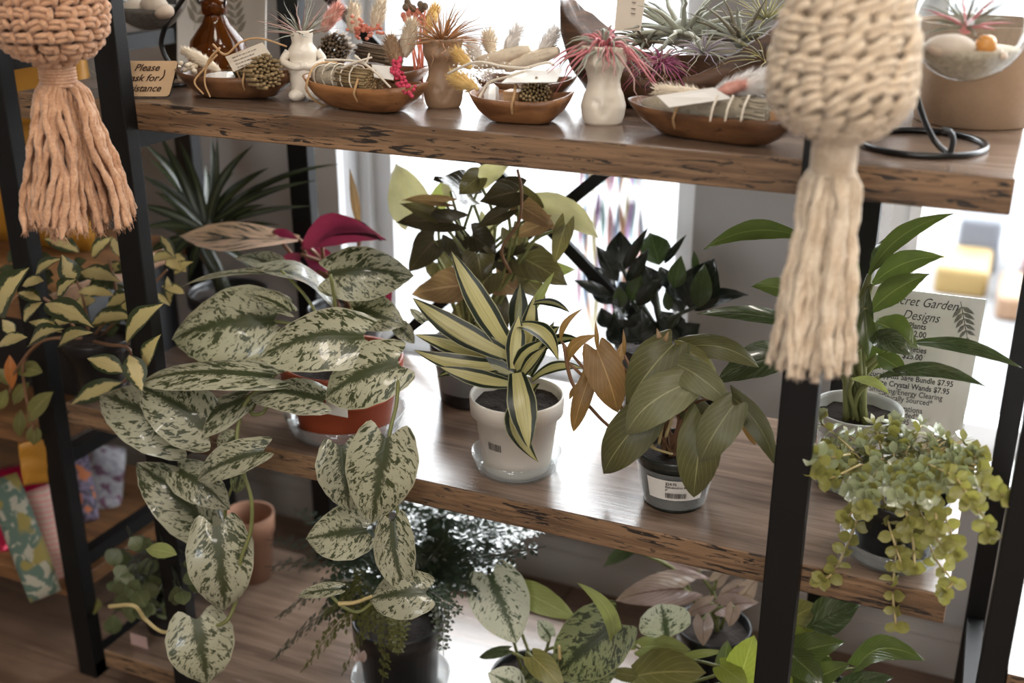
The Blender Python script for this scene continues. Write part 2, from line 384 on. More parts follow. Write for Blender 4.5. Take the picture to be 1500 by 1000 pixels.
def f_center(mid, edge, line, w0=.45, stripe=.5):    # pale centre, dark margins
    def fn(n, U, V, au, r):
        a = n.noise(n.xyz(n.m('MULTIPLY', U, 9.), n.m('MULTIPLY', V, .8), n.m('MULTIPLY', r, 50.)), 1.6, 4., .6)
        f = n.step(n.m('ADD', au, n.m('MULTIPLY', n.m('SUBTRACT', a, .5), .25)), w0, w0+.08)
        st = n.m('MULTIPLY', n.step(n.noise(n.xyz(n.m('MULTIPLY', U, 26.), n.m('MULTIPLY', V, .6), n.m('MULTIPLY', r, 31.)), 1., 2.), .5, .62), stripe)
        c = n.mix(st, mid, tuple(x*.45+y*.4 for x, y in zip(mid, edge)))
        c = n.mix(f, c, edge); c = n.mix(n.m('MULTIPLY', n.step(au, .9, .95), .6), c, line)
        return c, n.noise(n.xyz(n.m('MULTIPLY', U, 30.), V, r), 1., 2.)
    return fn
def f_hoya(mid, edge):
    def fn(n, U, V, au, r):
        a = n.noise(n.xyz(n.m('MULTIPLY', U, 3.), n.m('MULTIPLY', V, 4.), n.m('MULTIPLY', r, 50.)), 1.4, 4., .65)
        lim = n.m('ADD', .42, n.m('MULTIPLY', n.m('FRACT', n.m('MULTIPLY', r, 3.7)), .45))
        f = n.step(n.m('SUBTRACT', n.m('ADD', au, n.m('MULTIPLY', n.m('SUBTRACT', a, .5), 1.1)), lim), -.06, .1)
        c = n.mix(f, mid, edge)
        return c, n.step(au, 0., .1)
    return fn
def f_vein(base, vein, k=9., slope=.55, dark=None, width=.09, midw=.06, var=.35):
    def fn(n, U, V, au, r):
        a = n.noise(n.xyz(n.m('MULTIPLY', U, 3.), n.m('MULTIPLY', V, 4.), n.m('MULTIPLY', r, 50.)), 1.4, 3., .6)
        d = dark or tuple(x*(1-var) for x in base)
        c = n.mix(a, d, base)
        v = n.m('MAXIMUM', n.m('MULTIPLY', veins(n, V, au, k, slope, width), .6), n.step(au, midw, midw*.3))
        return n.mix(v, c, vein), n.m('MULTIPLY', v, -1.)
    return fn
def f_streak(base, silver, k=20., amt=.5):
    def fn(n, U, V, au, r):
        q = n.m('SUBTRACT', V, n.m('MULTIPLY', au, .4))
        a = n.noise(n.xyz(n.m('MULTIPLY', au, 1.6), n.m('MULTIPLY', q, k), n.m('MULTIPLY', r, 50.)), 1., 4., .65)
        f = n.step(a, .62-.25*amt, .72-.2*amt)
        c = n.mix(f, base, silver)
        return n.mix(n.step(au, .06, .02), c, tuple(x*.8 for x in base)), n.step(au, 0., .1)
    return fn
LM = {}
LM['scin'] = leafmat('silver_blotched_leaf', f_scin((.41, .40, .285), (.045, .055, .021), .51), .34, .14, coat=.3)
LM['scin2'] = leafmat('dark_blotched_leaf', f_scin((.24, .27, .13), (.035, .045, .018), .5), .42, .16)
LM['scinsm'] = leafmat('pale_blotched_leaf', f_scin((.56, .58, .47), (.06, .085, .04), .56), .4, .16)
LM['drac'] = leafmat('yellow_striped_leaf', f_center((.46, .42, .19), (.012, .02, .011), (.5, .48, .28), .52), .3, .15)
LM['dracd'] = leafmat('dark_striped_leaf', f_center((.26, .25, .11), (.012, .02, .012), (.4, .4, .25), .3), .26, .12)
LM['hoya'] = leafmat('cream_green_leaf', f_hoya((.50, .41, .19), (.035, .048, .018)), .36, .16)
LM['hoyag'] = leafmat('olive_leaf', f_vein((.2, .19, .06), (.3, .27, .1), 5.), .4, .2)
LM['hoyao'] = leafmat('orange_leaf', f_vein((.6, .2, .05), (.6, .3, .1), 5.), .4, .3)
LM['mic'] = leafmat('velvet_olive_leaf', f_vein((.10, .095, .034), (.24, .23, .11), 6., .75, (.055, .055, .02), .06, .04), .42, .12, .4, sheen=.06)
LM['micl'] = leafmat('velvet_lit_leaf', f_vein((.165, .165, .08), (.32, .31, .18), 6., .75, (.095, .095, .045), .06, .04), .42, .12, .4, sheen=.08)  # lit copy of the velvet olive leaf, brightness put into the colour
LM['micb'] = leafmat('velvet_bronze_leaf', f_vein((.27, .15, .055), (.42, .27, .12), 6., .75, (.15, .085, .03), .06, .05), .45, .28, .4)
LM['zz'] = leafmat('black_green_leaf', f_vein((.012, .016, .012), (.014, .018, .013), 4., .5), .22, .03, .5)
LM['zzg'] = leafmat('deep_green_leaf', f_vein((.035, .055, .018), (.05, .075, .025), 4., .5), .22, .12, .5)
LM['syn'] = leafmat('olive_bronze_leaf', f_vein((.13, .11, .045), (.2, .17, .08), 7., .5, (.06, .05, .022)), .32, .3)
LM['synd'] = leafmat('dark_bronze_leaf', f_vein((.05, .042, .022), (.09, .06, .04), 7., .5), .25, .15)
LM['synp'] = leafmat('pink_brown_leaf', f_vein((.3, .18, .1), (.42, .27, .17), 7., .5, (.16, .1, .05)), .32, .3)
LM['synl'] = leafmat('pale_cream_leaf', f_vein((.5, .46, .3), (.42, .38, .22), 6., .5), .4, .3)
LM['lily'] = leafmat('glossy_green_leaf', f_vein((.085, .115, .028), (.14, .17, .06), 12., .6, (.05, .07, .02), .06), .2, .25)
LM['lilyw'] = leafmat('painted_sheen_leaf', f_streak((.045, .065, .026), (.17, .2, .13), 46., .35), .16, .12, 1., coat=.5)  # pale streaks paint a sheen into the colour of glossy green leaves
LM['sed'] = leafmat('lime_fleshy_leaf', f_vein((.31, .29, .085), (.32, .3, .1), 3., .5, (.19, .185, .06), .02, .02), .35, .25)
LM['sedg'] = leafmat('sheen_pale_fleshy_leaf', f_vein((.34, .36, .22), (.37, .39, .26), 3., .5, (.2, .23, .13), .02, .02), .28, .15, 1., coat=.4)  # paler tone paints reflections into the leaves of the upper sprigs
LM['fern'] = leafmat('fern_leaf', f_vein((.05, .075, .042), (.055, .08, .05), 3., .5, (.03, .05, .028)), .3, .1, 1., coat=.6)
LM['fernl'] = leafmat('fern_light_leaf', f_vein((.15, .15, .04), (.16, .16, .05), 3., .5, (.07, .08, .025)), .4, .2)
LM['spike'] = leafmat('dark_strap_leaf', f_center((.05, .062, .025), (.02, .028, .014), (.05, .06, .03), .3, .4), .25, .08)
LM['stroT'] = leafmat('cream_pink_streaked_leaf', f_streak((.035, .045, .04), (.66, .46, .34), 7., 1.), .3, .2)
LM['stroM'] = leafmat('magenta_leaf', f_vein((.26, .022, .075), (.2, .015, .06), 8., .6, (.16, .012, .045)), .35, .18)
LM['stroD'] = leafmat('maroon_leaf', f_vein((.06, .008, .018), (.09, .01, .03), 8., .6), .4, .1)
LM['pink'] = leafmat('dusty_pink_leaf', f_vein((.5, .39, .36), (.14, .06, .05), 9., .6, (.36, .25, .22), .2, .06), .25, .15, .8)
LM['poth'] = leafmat('pothos_leaf', f_vein((.10, .135, .035), (.2, .24, .08), 9., .55, (.06, .085, .022)), .18, .2, 1., coat=.4)
LM['lime'] = leafmat('lime_leaf', f_vein((.33, .38, .07), (.4, .44, .12), 6., .55, (.24, .29, .05)), .35, .35)
LM['lgreen'] = leafmat('pale_lime_leaf', f_vein((.32, .35, .13), (.38, .41, .18), 7., .55, (.22, .25, .08)), .38, .3)
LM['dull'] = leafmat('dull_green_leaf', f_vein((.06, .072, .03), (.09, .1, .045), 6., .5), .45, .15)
LM['dull2'] = leafmat('mid_green_leaf', f_vein((.11, .13, .055), (.15, .17, .08), 6., .5), .4, .15)
M['stem_g'] = plain('green_stem', (.17, .18, .06), .5)
M['stem_p'] = plain('pale_stem', (.42, .33, .15), .5)
M['stem_b'] = plain('brown_stem', (.2, .1, .05), .5)
M['stem_d'] = plain('dark_stem', (.03, .035, .02), .4)
M['soil'] = plain('potting_soil', (.022, .014, .01), .95, .6, 160., bump=1., bumpsc=220.)
M['terra'] = plain('terracotta_plastic', (.36, .07, .028), .42, .08)
M['whitepot'] = plain('offwhite_plastic', (.66, .61, .54), .38, .06)
M['greypot'] = plain('pale_grey_ceramic', (.55, .55, .53), .35, .06)
M['blackpot'] = plain('black_plastic', (.014, .014, .015), .3, .1)
M['greenpot'] = plain('black_green_plastic', (.02, .024, .02), .25, .1)
M['claypot'] = plain('clay_pot', (.3, .15, .09), .8, .12)
M['paper'] = plain('white_paper', (.74, .71, .66), .7, .04)
M['ink'] = plain('black_ink', (.012, .011, .011), .7)
def pot_mesh(parent, c, r, h, mat, rim=.22, taper=.72, band=True, seg=40):
    rb = r*taper; ri = r*.93; b = lerp(rb, ri, 1-rim)
    pr = [(0.0005, .001), (rb*.96, 0), (rb, .004), (lerp(rb, ri, 1-rim), h*(1-rim))]
    if band: pr += [(r*.985, h*(1-rim)+.001)]
    pr += [(r, h-.002), (r*.995, h), (r*.95, h-.0005), (r*.93, h-.005), (r*.90, h*.72), (.0005, h*.70)]
    o = MB().lathe(pr, c, seg).build('pot', mat, parent)
    rr = r*.905; m = MB(); rows = []
    for i in range(7):
        q = rr*i/6*.995+.0005
        rows.append([Vector((c[0]+q*math.cos(k*.2618), c[1]+q*math.sin(k*.2618), c[2]+h*.86+.006*mnoise.noise(Vector((q*90*math.cos(k*.2618), q*90*math.sin(k*.2618), c[0]*99))))) for k in range(24)])
    m.grid(rows, closed=True).build('soil', M['soil'], parent)
    return o
def saucer(c, r, label, mat=None, h=.022, group=None):
    t = MB().lathe([(.0005, .0012), (r*.8, .0012), (r*.83, .003), (r*.97, h), (r, h), (r*.86, .0005), (r*.8, 0), (.0005, 0)], c, 44).build('plant_saucer', mat or M['clear'])
    t['label'] = label; t['category'] = 'saucer'; return t
def curved_label(parent, c, r0, r1, z0, z1, ang, span, mat, name='label', off=.0006):
    m = MB(); rows = []
    for i in range(3):
        t = i/2; z = lerp(z0, z1, t); r = lerp(r0, r1, t)+off
        rows.append([Vector((c[0]+r*math.cos(ang+span*(k/10-.5)), c[1]+r*math.sin(ang+span*(k/10-.5)), c[2]+z)) for k in range(11)])
    return m.grid(rows).build(name, mat, parent)
def barcode(parent, c, r0, r1, z0, z1, ang, span, nb=11):
    m = MB()
    for k in range(nb):
        a0 = ang+span*((k+.1)/nb-.5); a1 = a0+span/nb*(.35+.35*R.random()); rows = []
        for t in (0, 1):
            r = lerp(r0, r1, t)+.0011; z = lerp(z0, z1, t)
            rows.append([Vector((c[0]+r*math.cos(a), c[1]+r*math.sin(a), c[2]+z)) for a in (a0, a1)])
        m.grid(rows)
    return m.build('barcode', M['ink'], parent)
def curved_text(parent, s, h_, c, r0, z0, ang, mat):
    cu = bpy.data.curves.new('print', 'FONT'); cu.body = s; cu.size = 1; cu.offset = .02; cu.resolution_u = 2
    ob = bpy.data.objects.new('print', cu); COL.objects.link(ob); me = bpy.data.meshes.new_from_object(ob.evaluated_get(bpy.context.evaluated_depsgraph_get())); bpy.data.objects.remove(ob)
    for v in me.vertices:
        a = ang+v.co.x*h_/r0; v.co = Vector((c[0]+r0*math.cos(a), c[1]+r0*math.sin(a), c[2]+z0+v.co.y*h_))
    me.materials.clear(); me.materials.append(mat); return link('print', me, parent)
def camang(c): return math.atan2(CAM.y-c[1], CAM.x-c[0])
# ---- big silver plant in the terracotta pot
c = atz(492, 636, ZM); c.y = .088; c = Vector((c.x, .088, .0225)); rim = at(494, 520, c.y).z-c.z; SC = c
t = thing('silver_vine_plant', (c.x, c.y, .0225), 'trailing plant with big silver blotched leaves in the terracotta coloured pot', 'plant')
saucer((c.x, c.y, 0), .078, 'clear plastic saucer under the terracotta coloured pot', h=.026)
SC = Vector((c.x, c.y, .0015)); pot_mesh(t, SC, size(89, c), rim+.02, M['terra'], rim=.3, taper=.74)
for zz in (.55, .62): MB().lathe([(size(89, c)*.885+.001, (rim+.02)*zz-.002), (size(89, c)*.885+.0022, (rim+.02)*zz), (size(89, c)*.885+.001, (rim+.02)*zz+.002)], SC, 40).build('pot_ring', M['terra'], t)
ysc = SC.y
crown = Vector((SC.x, SC.y, SC.z+rim+.005))
L(t, LM['scin'], 'heart', ysc, [
 (532, 494, 381, 525, 86, -.07, -.12, dict(arch=.17, fold=-.26, up=.45)),
 (402, 470, 253, 498, 106, -.03, -.06, dict(arch=.14, fold=-.26)),
 (385, 398, 489, 448, 44, -.02, .0, dict(up=.75, arch=.17, roll=-25)),
 (412, 396, 346, 378, 34, .03, .05, dict(up=.7, arch=.1)),
 (385, 400, 266, 420, 15, -.01, -.03, dict(up=.9, arch=.06)),
 (484, 402, 606, 404, 74, .0, .05, dict(arch=.13, fold=-.28)),
 (515, 452, 594, 477, 56, .03, .03, dict(arch=.1)),
 (580, 474, 607, 503, 24, .04, .04),
 (424, 456, 357, 430, 24, -.04, -.06, dict(up=.8)),
 (398, 552, 202, 563, 46, -.10, -.15, dict(arch=.16, bow=.1, up=.7, fold=-.2)),
 (357, 584, 256, 638, 46, -.10, -.13, dict(arch=.17, bow=.16, fold=-.28, up=.6)),
 (474, 588, 366, 583, 50, -.10, -.11, dict(arch=.15, fold=-.24, up=.55)),
 (583, 532, 477, 584, 84, -.09, -.10, dict(arch=.15, fold=-.24)),
 (268, 642, 146, 578, 88, -.135, -.14, dict(arch=.17, fold=-.24)),
 (306, 630, 204, 566, 86, -.14, -.15, dict(arch=.16, fold=-.28)),
 (302, 772, 200, 678, 78, -.13, -.14, dict(arch=.17, fold=-.24)),
 (262, 690, 337, 746, 56, -.15, -.15, dict(arch=.17, fold=-.24)),
 (386, 660, 290, 704, 46, -.16, -.17, dict(arch=.15, fold=.15)),
 (345, 640, 322, 664, 34, -.13, -.13), (352, 690, 346, 722, 22, -.14, -.14, dict(mat=LM['scin2'])),
 (318, 772, 330, 894, 88, -.17, -.18, dict(arch=.17, fold=-.24, up=.15)),
 (355, 790, 340, 862, 40, -.14, -.15, dict(up=.2, mat=LM['scinsm'])),
 (288, 906, 304, 1002, 90, -.19, -.2, dict(arch=.15, fold=-.24, up=.15)),
 (566, 640, 545, 766, 98, -.15, -.16, dict(arch=.07, fold=-.24, up=.1)),
 (500, 654, 512, 748, 76, -.13, -.14, dict(arch=.08, fold=-.08, up=.15)),
 (537, 776, 449, 790, 74, -.14, -.15, dict(arch=.08, fold=-.05, up=.2)),
 (576, 764, 596, 868, 56, -.15, -.16, dict(arch=.06, fold=.5, up=.15, bow=-.06)),
 (624, 868, 541, 878, 66, -.16, -.17, dict(arch=.15, fold=-.24, up=.2)),
 (497, 862, 436, 873, 20, -.17, -.18, dict(up=.3)),
 (620, 470, 600, 452, 12, .02, .02)], nl=16, nw=5, wave=.03)
L(t, LM['lgreen'], 'ovate', ysc, [(259, 812, 213, 804, 24, -.18, -.18)])
for pts, r in (([(400, 540, ysc-.07), (392, 560, ysc-.1), (360, 590, ysc-.11), (347, 640, ysc-.13), (356, 690, ysc-.15), (368, 730, ysc-.16), (367, 778, ysc-.16), (352, 822, ysc-.17), (345, 880, ysc-.17), (331, 910, ysc-.18), (306, 916, ysc-.18), (284, 908, ysc-.19)], 7),
               ([(575, 520, ysc-.07), (583, 540, ysc-.09), (581, 590, ysc-.12), (570, 640, ysc-.145), (568, 700, ysc-.13), (566, 760, ysc-.13), (548, 780, ysc-.14)], 6),
               ([(568, 720, ysc-.13), (582, 745, ysc-.14), (580, 790, ysc-.14), (560, 860, ysc-.15), (530, 894, ysc-.16), (505, 890, ysc-.17), (484, 872, ysc-.175)], 6),
               ([(160, 888, ysc-.2), (196, 887, ysc-.2), (214, 908, ysc-.19), (243, 926, ysc-.19), (284, 908, ysc-.19)], 7),
               ([(496, 884, ysc-.18), (520, 882, ysc-.175), (545, 873, ysc-.17)], 7),
               ([(398, 556, ysc-.08), (368, 600, ysc-.1), (384, 605, ysc-.1), (400, 580, ysc-.08)], 7),
               ([(330, 760, ysc-.14), (332, 735, ysc-.14), (345, 700, ysc-.14)], 5)):
    vine(t, pts, r, M['stem_p'] if r == 7 and pts[0][0] in (160, 496) else M['stem_g'], 44)
for bx, by in ((532, 494), (402, 470), (412, 396), (484, 402), (515, 452), (474, 588), (583, 532), (398, 552), (306, 630), (268, 642)):
    B = at(bx, by, ysc-.03); MB().tube(bez([crown, (crown+B)/2+Vector((0, 0, .02)), B], 8), .0022, 5).build('stem', M['stem_g'], t)
lb = MB(); A_ = at(477, 583, ysc-.073); lb.box((A_.x-.0, A_.y-.0006, A_.z-.02), (A_.x+.03, A_.y, A_.z+.008)).build('price_label', M['paper'], t, smooth=False)
# ---- yellow striped plant in the white pot
c = atz(757, 683, ZM); c = Vector((c.x, c.y, .0015)); rr = size(68, c); h = at(752, 577, c.y).z
t = thing('striped_plant', c, 'sword leaved plant striped yellow and dark green in the off white plastic pot', 'plant')
saucer((c.x, c.y, 0), size(67, c), 'clear plastic saucer under the off white pot')
pot_mesh(t, c, rr, h, M['whitepot'], rim=.24, taper=.72); a = camang(c)-.62
pl_ = curved_label(t, c, rr*.775, rr*.83, h*.36, h*.66, a, .62, M['whitepot'], 'price_label')
barcode(pl_, c, rr*.79, rr*.815, h*.40, h*.50, a+.02, .4, 9)
cr = Vector((c.x, c.y, h*.86)); yd = c.y
MB().tube([cr-Vector((0, 0, .02)), cr+Vector((0, 0, .02)), cr+Vector((.004, 0, .06))], [.008, .008, .006], 8).build('stem', M['stem_g'], t)
L(t, LM['drac'], 'sword', yd, [
 (752, 520, 661, 367, 38, -.0, .0, dict(arch=.05, bow=.03)), (746, 522, 604, 436, 37, -.01, -.02, dict(bow=.06)),
 (742, 534, 606, 512, 30, -.01, -.06, dict(bow=.14, up=.5)), (722, 530, 608, 490, 28, .0, -.03),
 (746, 562, 644, 537, 27, -.03, -.07, dict(bow=.05)), (757, 546, 775, 658, 44, -.035, -.075, dict(arch=.14, up=.1)),
 (781, 562, 789, 677, 38, -.02, -.06, dict(bow=-.24, arch=.1, up=.1)), (757, 476, 818, 528, 28, .0, -.06, dict(bow=.12)),
 (768, 525, 783, 432, 28, .02, .04), (755, 540, 797, 498, 30, -.02, -.03), (765, 548, 800, 508, 22, -.03, -.05),
 (752, 540, 760, 462, 30, -.02, .0), (780, 556, 856, 540, 17, .0, -.0, dict(bow=.12)), (740, 560, 700, 560, 18, .03, .05)], nl=14, nw=4, arch=.06, fold=.22, wave=.02)
L(t, LM['dracd'], 'sword', yd, [
 (757, 490, 762, 414, 30, .04, .06), (782, 444, 835, 458, 12, .03, .03, dict(bow=.12)), (788, 505, 820, 478, 24, .03, .02),
 (748, 532, 680, 486, 40, .02, .02), (790, 515, 850, 497, 18, .04, .03, dict(bow=.1)), (752, 548, 690, 530, 30, -.02, -.03),
 (760, 545, 742, 480, 34, .02, .03), (770, 545, 790, 470, 30, .03, .04), (775, 550, 812, 470, 20, .05, .07), (700, 532, 640, 552, 14, .0, .0, dict(mat=LM['dracd'])),
 (770, 470, 812, 398, 14, .05, .07, dict(mat=LM['lgreen']))], nl=12, nw=4, arch=.05, fold=.25, wave=.02)
# ---- velvet plant in the black pot with the bar code
c = atz(987, 731, ZM); rr = size(60, c); h = at(985, 652, c.y).z; ym = c.y
t = thing('velvet_vine_plant', c, 'plant with drooping velvety olive heart leaves in a black pot with a price label', 'plant')
pot_mesh(t, c, rr, h, M['greenpot'], rim=.2, taper=.74); a = camang(c)
MB().lathe([(rr*.79, .006), (rr*.965, h*.78)], c, 40).build('clear_sleeve', M['clear'], t)
pl_ = curved_label(t, c, rr*.80, rr*.93, h*.30, h*.70, a+.03, 1.5, M['paper'], 'price_label', .003)
barcode(pl_, c, rr*.835+.003, rr*.865+.003, h*.36, h*.46, a+.05, .55, 14)
for i_, s_ in enumerate(('$24.95', 'Philodendron Micans', '4"')): curved_text(pl_, s_, (.0046 if i_ == 0 else .0036), c, rr*.915+.0042, h*(.625-.055*i_), a-.22, M['ink'])
cr = Vector((c.x, c.y, h*.88))
L(t, LM['mic'], 'heart', ym, [
 (986, 505, 920, 592, 66, -.02, -.05, dict(mat=LM['mic'])), (1006, 562, 918, 636, 62, -.05, -.07, dict(mat=LM['micl'], bow=-.05)),
 (986, 532, 1072, 594, 46, -.03, -.05, dict(mat=LM['micl'])), (874, 512, 905, 604, 52, -.04, -.05, dict(mat=LM['micb'])),
 (958, 596, 884, 694, 62, -.04, -.06), (1030, 610, 1016, 728, 60, -.05, -.06), (1074, 594, 1026, 676, 54, -.065, -.08, dict(mat=LM['micl'])),
 (1072, 582, 1136, 682, 32, -.03, -.05, dict(bow=.05)), (1086, 590, 1106, 652, 24, .0, .0, dict(mat=LM['micb'])),
 (866, 545, 840, 632, 26, -.02, -.03, dict(mat=LM['micb'])), (832, 530, 876, 490, 18, -.02, -.02, dict(mat=LM['micb'], bow=.12, shape='lance')),
 (822, 500, 855, 451, 10, -.02, -.02, dict(mat=LM['micb'], bow=.1, shape='lance')), (875, 512, 872, 468, 7, .0, .0, dict(mat=LM['micb'], shape='lance')),
 (907, 532, 912, 500, 14, .0, .0, dict(mat=LM['synp'], shape='lance')), (915, 520, 913, 481, 6, -.02, -.02, dict(mat=LM['micb'], shape='lance')),
 (968, 506, 962, 480, 8, -.02, -.02, dict(mat=LM['synp'], shape='lance')), (972, 506, 980, 484, 7, -.02, -.02, dict(mat=LM['synp'], shape='lance')),
 (992, 508, 1050, 545, 24, .02, .02, dict(mat=LM['hoyag'])), (1005, 508, 1112, 538, 34, .03, .04, dict(bow=.06)),
 (905, 625, 890, 685, 20, -.01, -.01, dict(mat=LM['hoyag'])), (950, 560, 925, 620, 40, .0, -.02), (1010, 590, 1040, 650, 40, .0, -.02),
 (848, 560, 834, 585, 8, -.02, -.02, dict(mat=LM['micb'], shape='lance')), (970, 540, 990, 600, 36, .02, .02)], pet=cr, petr=5., petmat=M['stem_b'], nl=14, nw=5, arch=.2, fold=-.22, up=.3)
vine(t, [(826, 505, ym-.02), (838, 560, ym-.02), (868, 600, ym-.02), (900, 630, ym-.01), (950, 660, ym)], 6, M['stem_b'])
for pts in ([(960, 655, ym-.02), (940, 640, ym-.03), (955, 655, ym-.04), (985, 665, ym-.045)], [(975, 640, ym-.03), (985, 610, ym-.03), (990, 580, ym-.03)], [(1000, 660, ym-.03), (1020, 640, ym-.03), (1040, 650, ym-.03)], [(965, 650, ym-.03), (972, 620, ym-.03), (985, 600, ym-.02)]):
    vine(t, pts, 5, M['stem_p'], 14)
# ---- black leaved plant behind
c = Vector((.20, .25, 0)); c = atz(955, 575, ZM); yz = c.y
t = thing('black_leaf_plant', c, 'upright plant with glossy near black oval leaves in front of the window', 'plant')
pot_mesh(t, c, .055, .075, M['blackpot']); cr = Vector((c.x, c.y, .07))
ZZ = [(908, 398, 908, 338, 34, 0, .02), (905, 412, 874, 360, 20), (920, 420, 950, 363, 18), (913, 396, 950, 332, 13), (897, 436, 840, 410, 15, -.02, -.03), (898, 432, 858, 390, 30),
 (932, 446, 970, 407, 20, -.03, -.03), (915, 505, 898, 460, 36, -.02, -.02), (932, 505, 940, 452, 38, -.03, -.02), (962, 500, 950, 465, 24), (966, 388, 952, 340, 36, .02, .04, dict(mat=LM['zzg'])),
 (973, 386, 1006, 343, 9, .02, .02), (985, 425, 968, 390, 18), (962, 430, 944, 388, 28), (1012, 452, 1046, 378, 52), (1000, 456, 976, 412, 26), (1018, 455, 1097, 432, 20, 0, 0, dict(bow=.1)),
 (997, 496, 968, 455, 32), (990, 505, 1026, 474, 32), (898, 445, 865, 400, 30, .01, .01), (920, 460, 895, 440, 26, -.02, -.04), (925, 440, 908, 412, 30, .02, .02), (940, 500, 915, 470, 30, -.03, -.03), (890, 480, 880, 450, 20), (1000, 440, 985, 400, 24)]
ZZ = [(i_[0], i_[1], i_[2], i_[3], i_[4]*1.28)+tuple(i_[5:]) for i_ in ZZ]
L(t, LM['zz'], 'ovate', yz, ZZ, nl=10, nw=3, arch=.06, fold=.25, up=.25)
L(t, LM['zzg'], 'ovate', yz, [(910, 450, 905, 418, 22, -.03, -.03), (925, 440, 940, 402, 28, -.01, -.01), (988, 422, 998, 374, 28, -.01, -.01), (1024, 450, 1032, 385, 33, -.02, -.02), (908, 465, 902, 448, 20, -.03, -.03), (980, 455, 975, 425, 16, -.03, -.03), (1020, 400, 1016, 366, 12), (938, 440, 930, 470, 20, .02, .02)], nl=10, nw=3, arch=.06, fold=.25)
for top in ((908, 385), (950, 430), (968, 392), (1022, 448), (925, 440), (1000, 455)):
    B = at(*top, yz); MB().tube(bez([cr+Vector((R.uniform(-.02, .02), 0, 0)), (cr+B)/2+Vector((R.uniform(-.01, .01), 0, .01)), B], 8), [.005]*5+[.003]*4, 6).build('stem', M['stem_d'], t)
# ---- arrowhead plant before the window
c = atz(694, 582, ZM); ys = c.y
t = thing('arrowhead_plant', c, 'bushy backlit plant with bronze and cream arrow shaped leaves in front of the window', 'plant')
pot_mesh(t, c, .058, .085, M['blackpot'], taper=.78); MB().lathe([(.0475, .02), (.0525, .055)], c, 36).build('clear_band', M['clear'], t); cr = Vector((c.x, c.y, .08))
S_ = LM
L(t, LM['syn'], 'arrow', ys, [
 (604, 312, 580, 238, 64, .03, .05, dict(mat=S_['synl'])), (662, 325, 578, 326, 36, -.02, -.03, dict(mat=S_['synd'])), (642, 318, 585, 298, 24, -.02, -.03),
 (652, 296, 588, 293, 18, 0, 0, dict(mat=S_['synp'])), (690, 285, 636, 260, 42, 0, -.02, dict(mat=S_['synd'], up=.8)), (758, 280, 703, 295, 46, -.02, -.03, dict(mat=S_['synd'])),
 (705, 262, 748, 240, 34, .05, .06, dict(mat=S_['synl'])), (762, 302, 816, 337, 34, 0, 0, dict(mat=S_['synp'])), (792, 308, 878, 350, 52, .03, .03, dict(mat=S_['synl'], bow=.1)),
 (828, 330, 812, 388, 30, 0, 0), (797, 328, 750, 348, 28, 0, 0, dict(mat=S_['synp'])), (770, 380, 832, 418, 58, 0, -.01), (692, 345, 728, 372, 46, -.01, -.01, dict(mat=S_['synd'])),
 (636, 352, 600, 398, 46, 0, 0, dict(mat=S_['synd'])), (672, 418, 604, 432, 52, -.02, -.02, dict(mat=S_['synp'])), (700, 372, 706, 412, 48, -.02, -.02), (728, 408, 762, 432, 48, 0, 0, dict(mat=S_['synp'])),
 (745, 308, 698, 334, 26, -.03, -.03, dict(mat=S_['synd'])), (735, 382, 768, 402, 30, 0, 0, dict(mat=S_['synd'])), (742, 372, 794, 361, 16, 0, 0, dict(mat=S_['synd'])),
 (714, 318, 722, 358, 26, .03, .03, dict(mat=S_['synl'])), (665, 350, 690, 395, 44, .0, .0, dict(mat=S_['synd'])), (720, 400, 690, 440, 46, -.01, -.01), (750, 340, 770, 385, 40, .02, .02),
 (640, 385, 660, 425, 40, .02, .02), (760, 400, 800, 440, 44, .02, .02), (700, 260, 672, 285, 36, -.02, -.03), (780, 300, 740, 262, 30, .02, .03, dict(mat=S_['syn'])), (660, 280, 650, 262, 24, .03, .03, dict(mat=S_['synl'])), (720, 440, 745, 480, 44, .0, .0, dict(mat=S_['synd'])), (690, 450, 660, 480, 40, 0, 0), (790, 400, 845, 395, 30, .02, .02, dict(mat=S_['lgreen'])), (640, 300, 668, 250, 30, .05, .06, dict(mat=S_['lgreen']))],
 pet=cr, petr=5., petmat=M['stem_g'], nl=10, nw=4, arch=.08, fold=.12, wave=.05)
vine(t, [(748, 400, ys-.02), (735, 365, ys-.03), (760, 325, ys-.03), (764, 280, ys-.03), (758, 248, ys-.03)], 5, M['stem_b'])
# ---- pink striped prayer plant
c = Vector((-.24, .27, 0)); yp = .25
t = thing('pink_leaf_plant', c, 'plant with magenta and cream streaked leaves behind the silver leaved plant', 'plant')
pot_mesh(t, c, .055, .09, M['blackpot']); cr = Vector((c.x, c.y, .085))
L(t, LM['stroT'], 'lance', yp, [(438, 350, 262, 345, 46, -.01, -.04, dict(bow=.12, arch=.12, up=.55)), (442, 362, 567, 352, 48, -.01, -.02, dict(mat=LM['stroM'], bow=.14, roll=25)),
 (470, 352, 560, 354, 26, -.02, -.025, dict(mat=LM['stroD'], bow=.16)), (526, 335, 512, 246, 13, .02, .02, dict(mat=LM['synp'])), (440, 372, 412, 398, 26, -.02, -.03, dict(mat=LM['stroM'])), (445, 368, 500, 400, 34, .0, .0, dict(mat=LM['stroM'])),
 (560, 372, 572, 455, 14, 0, 0, dict(mat=LM['stroM'])), (400, 338, 437, 350, 14, -.025, -.02, dict(mat=LM['stroM'])), (455, 385, 470, 425, 30, .02, .02, dict(mat=LM['stroM'])), (500, 380, 545, 400, 26, .02, .02, dict(mat=LM['stroD']))], pet=cr, petr=6, petmat=M['stem_b'], nl=14, nw=4, fold=.15, wave=.02)
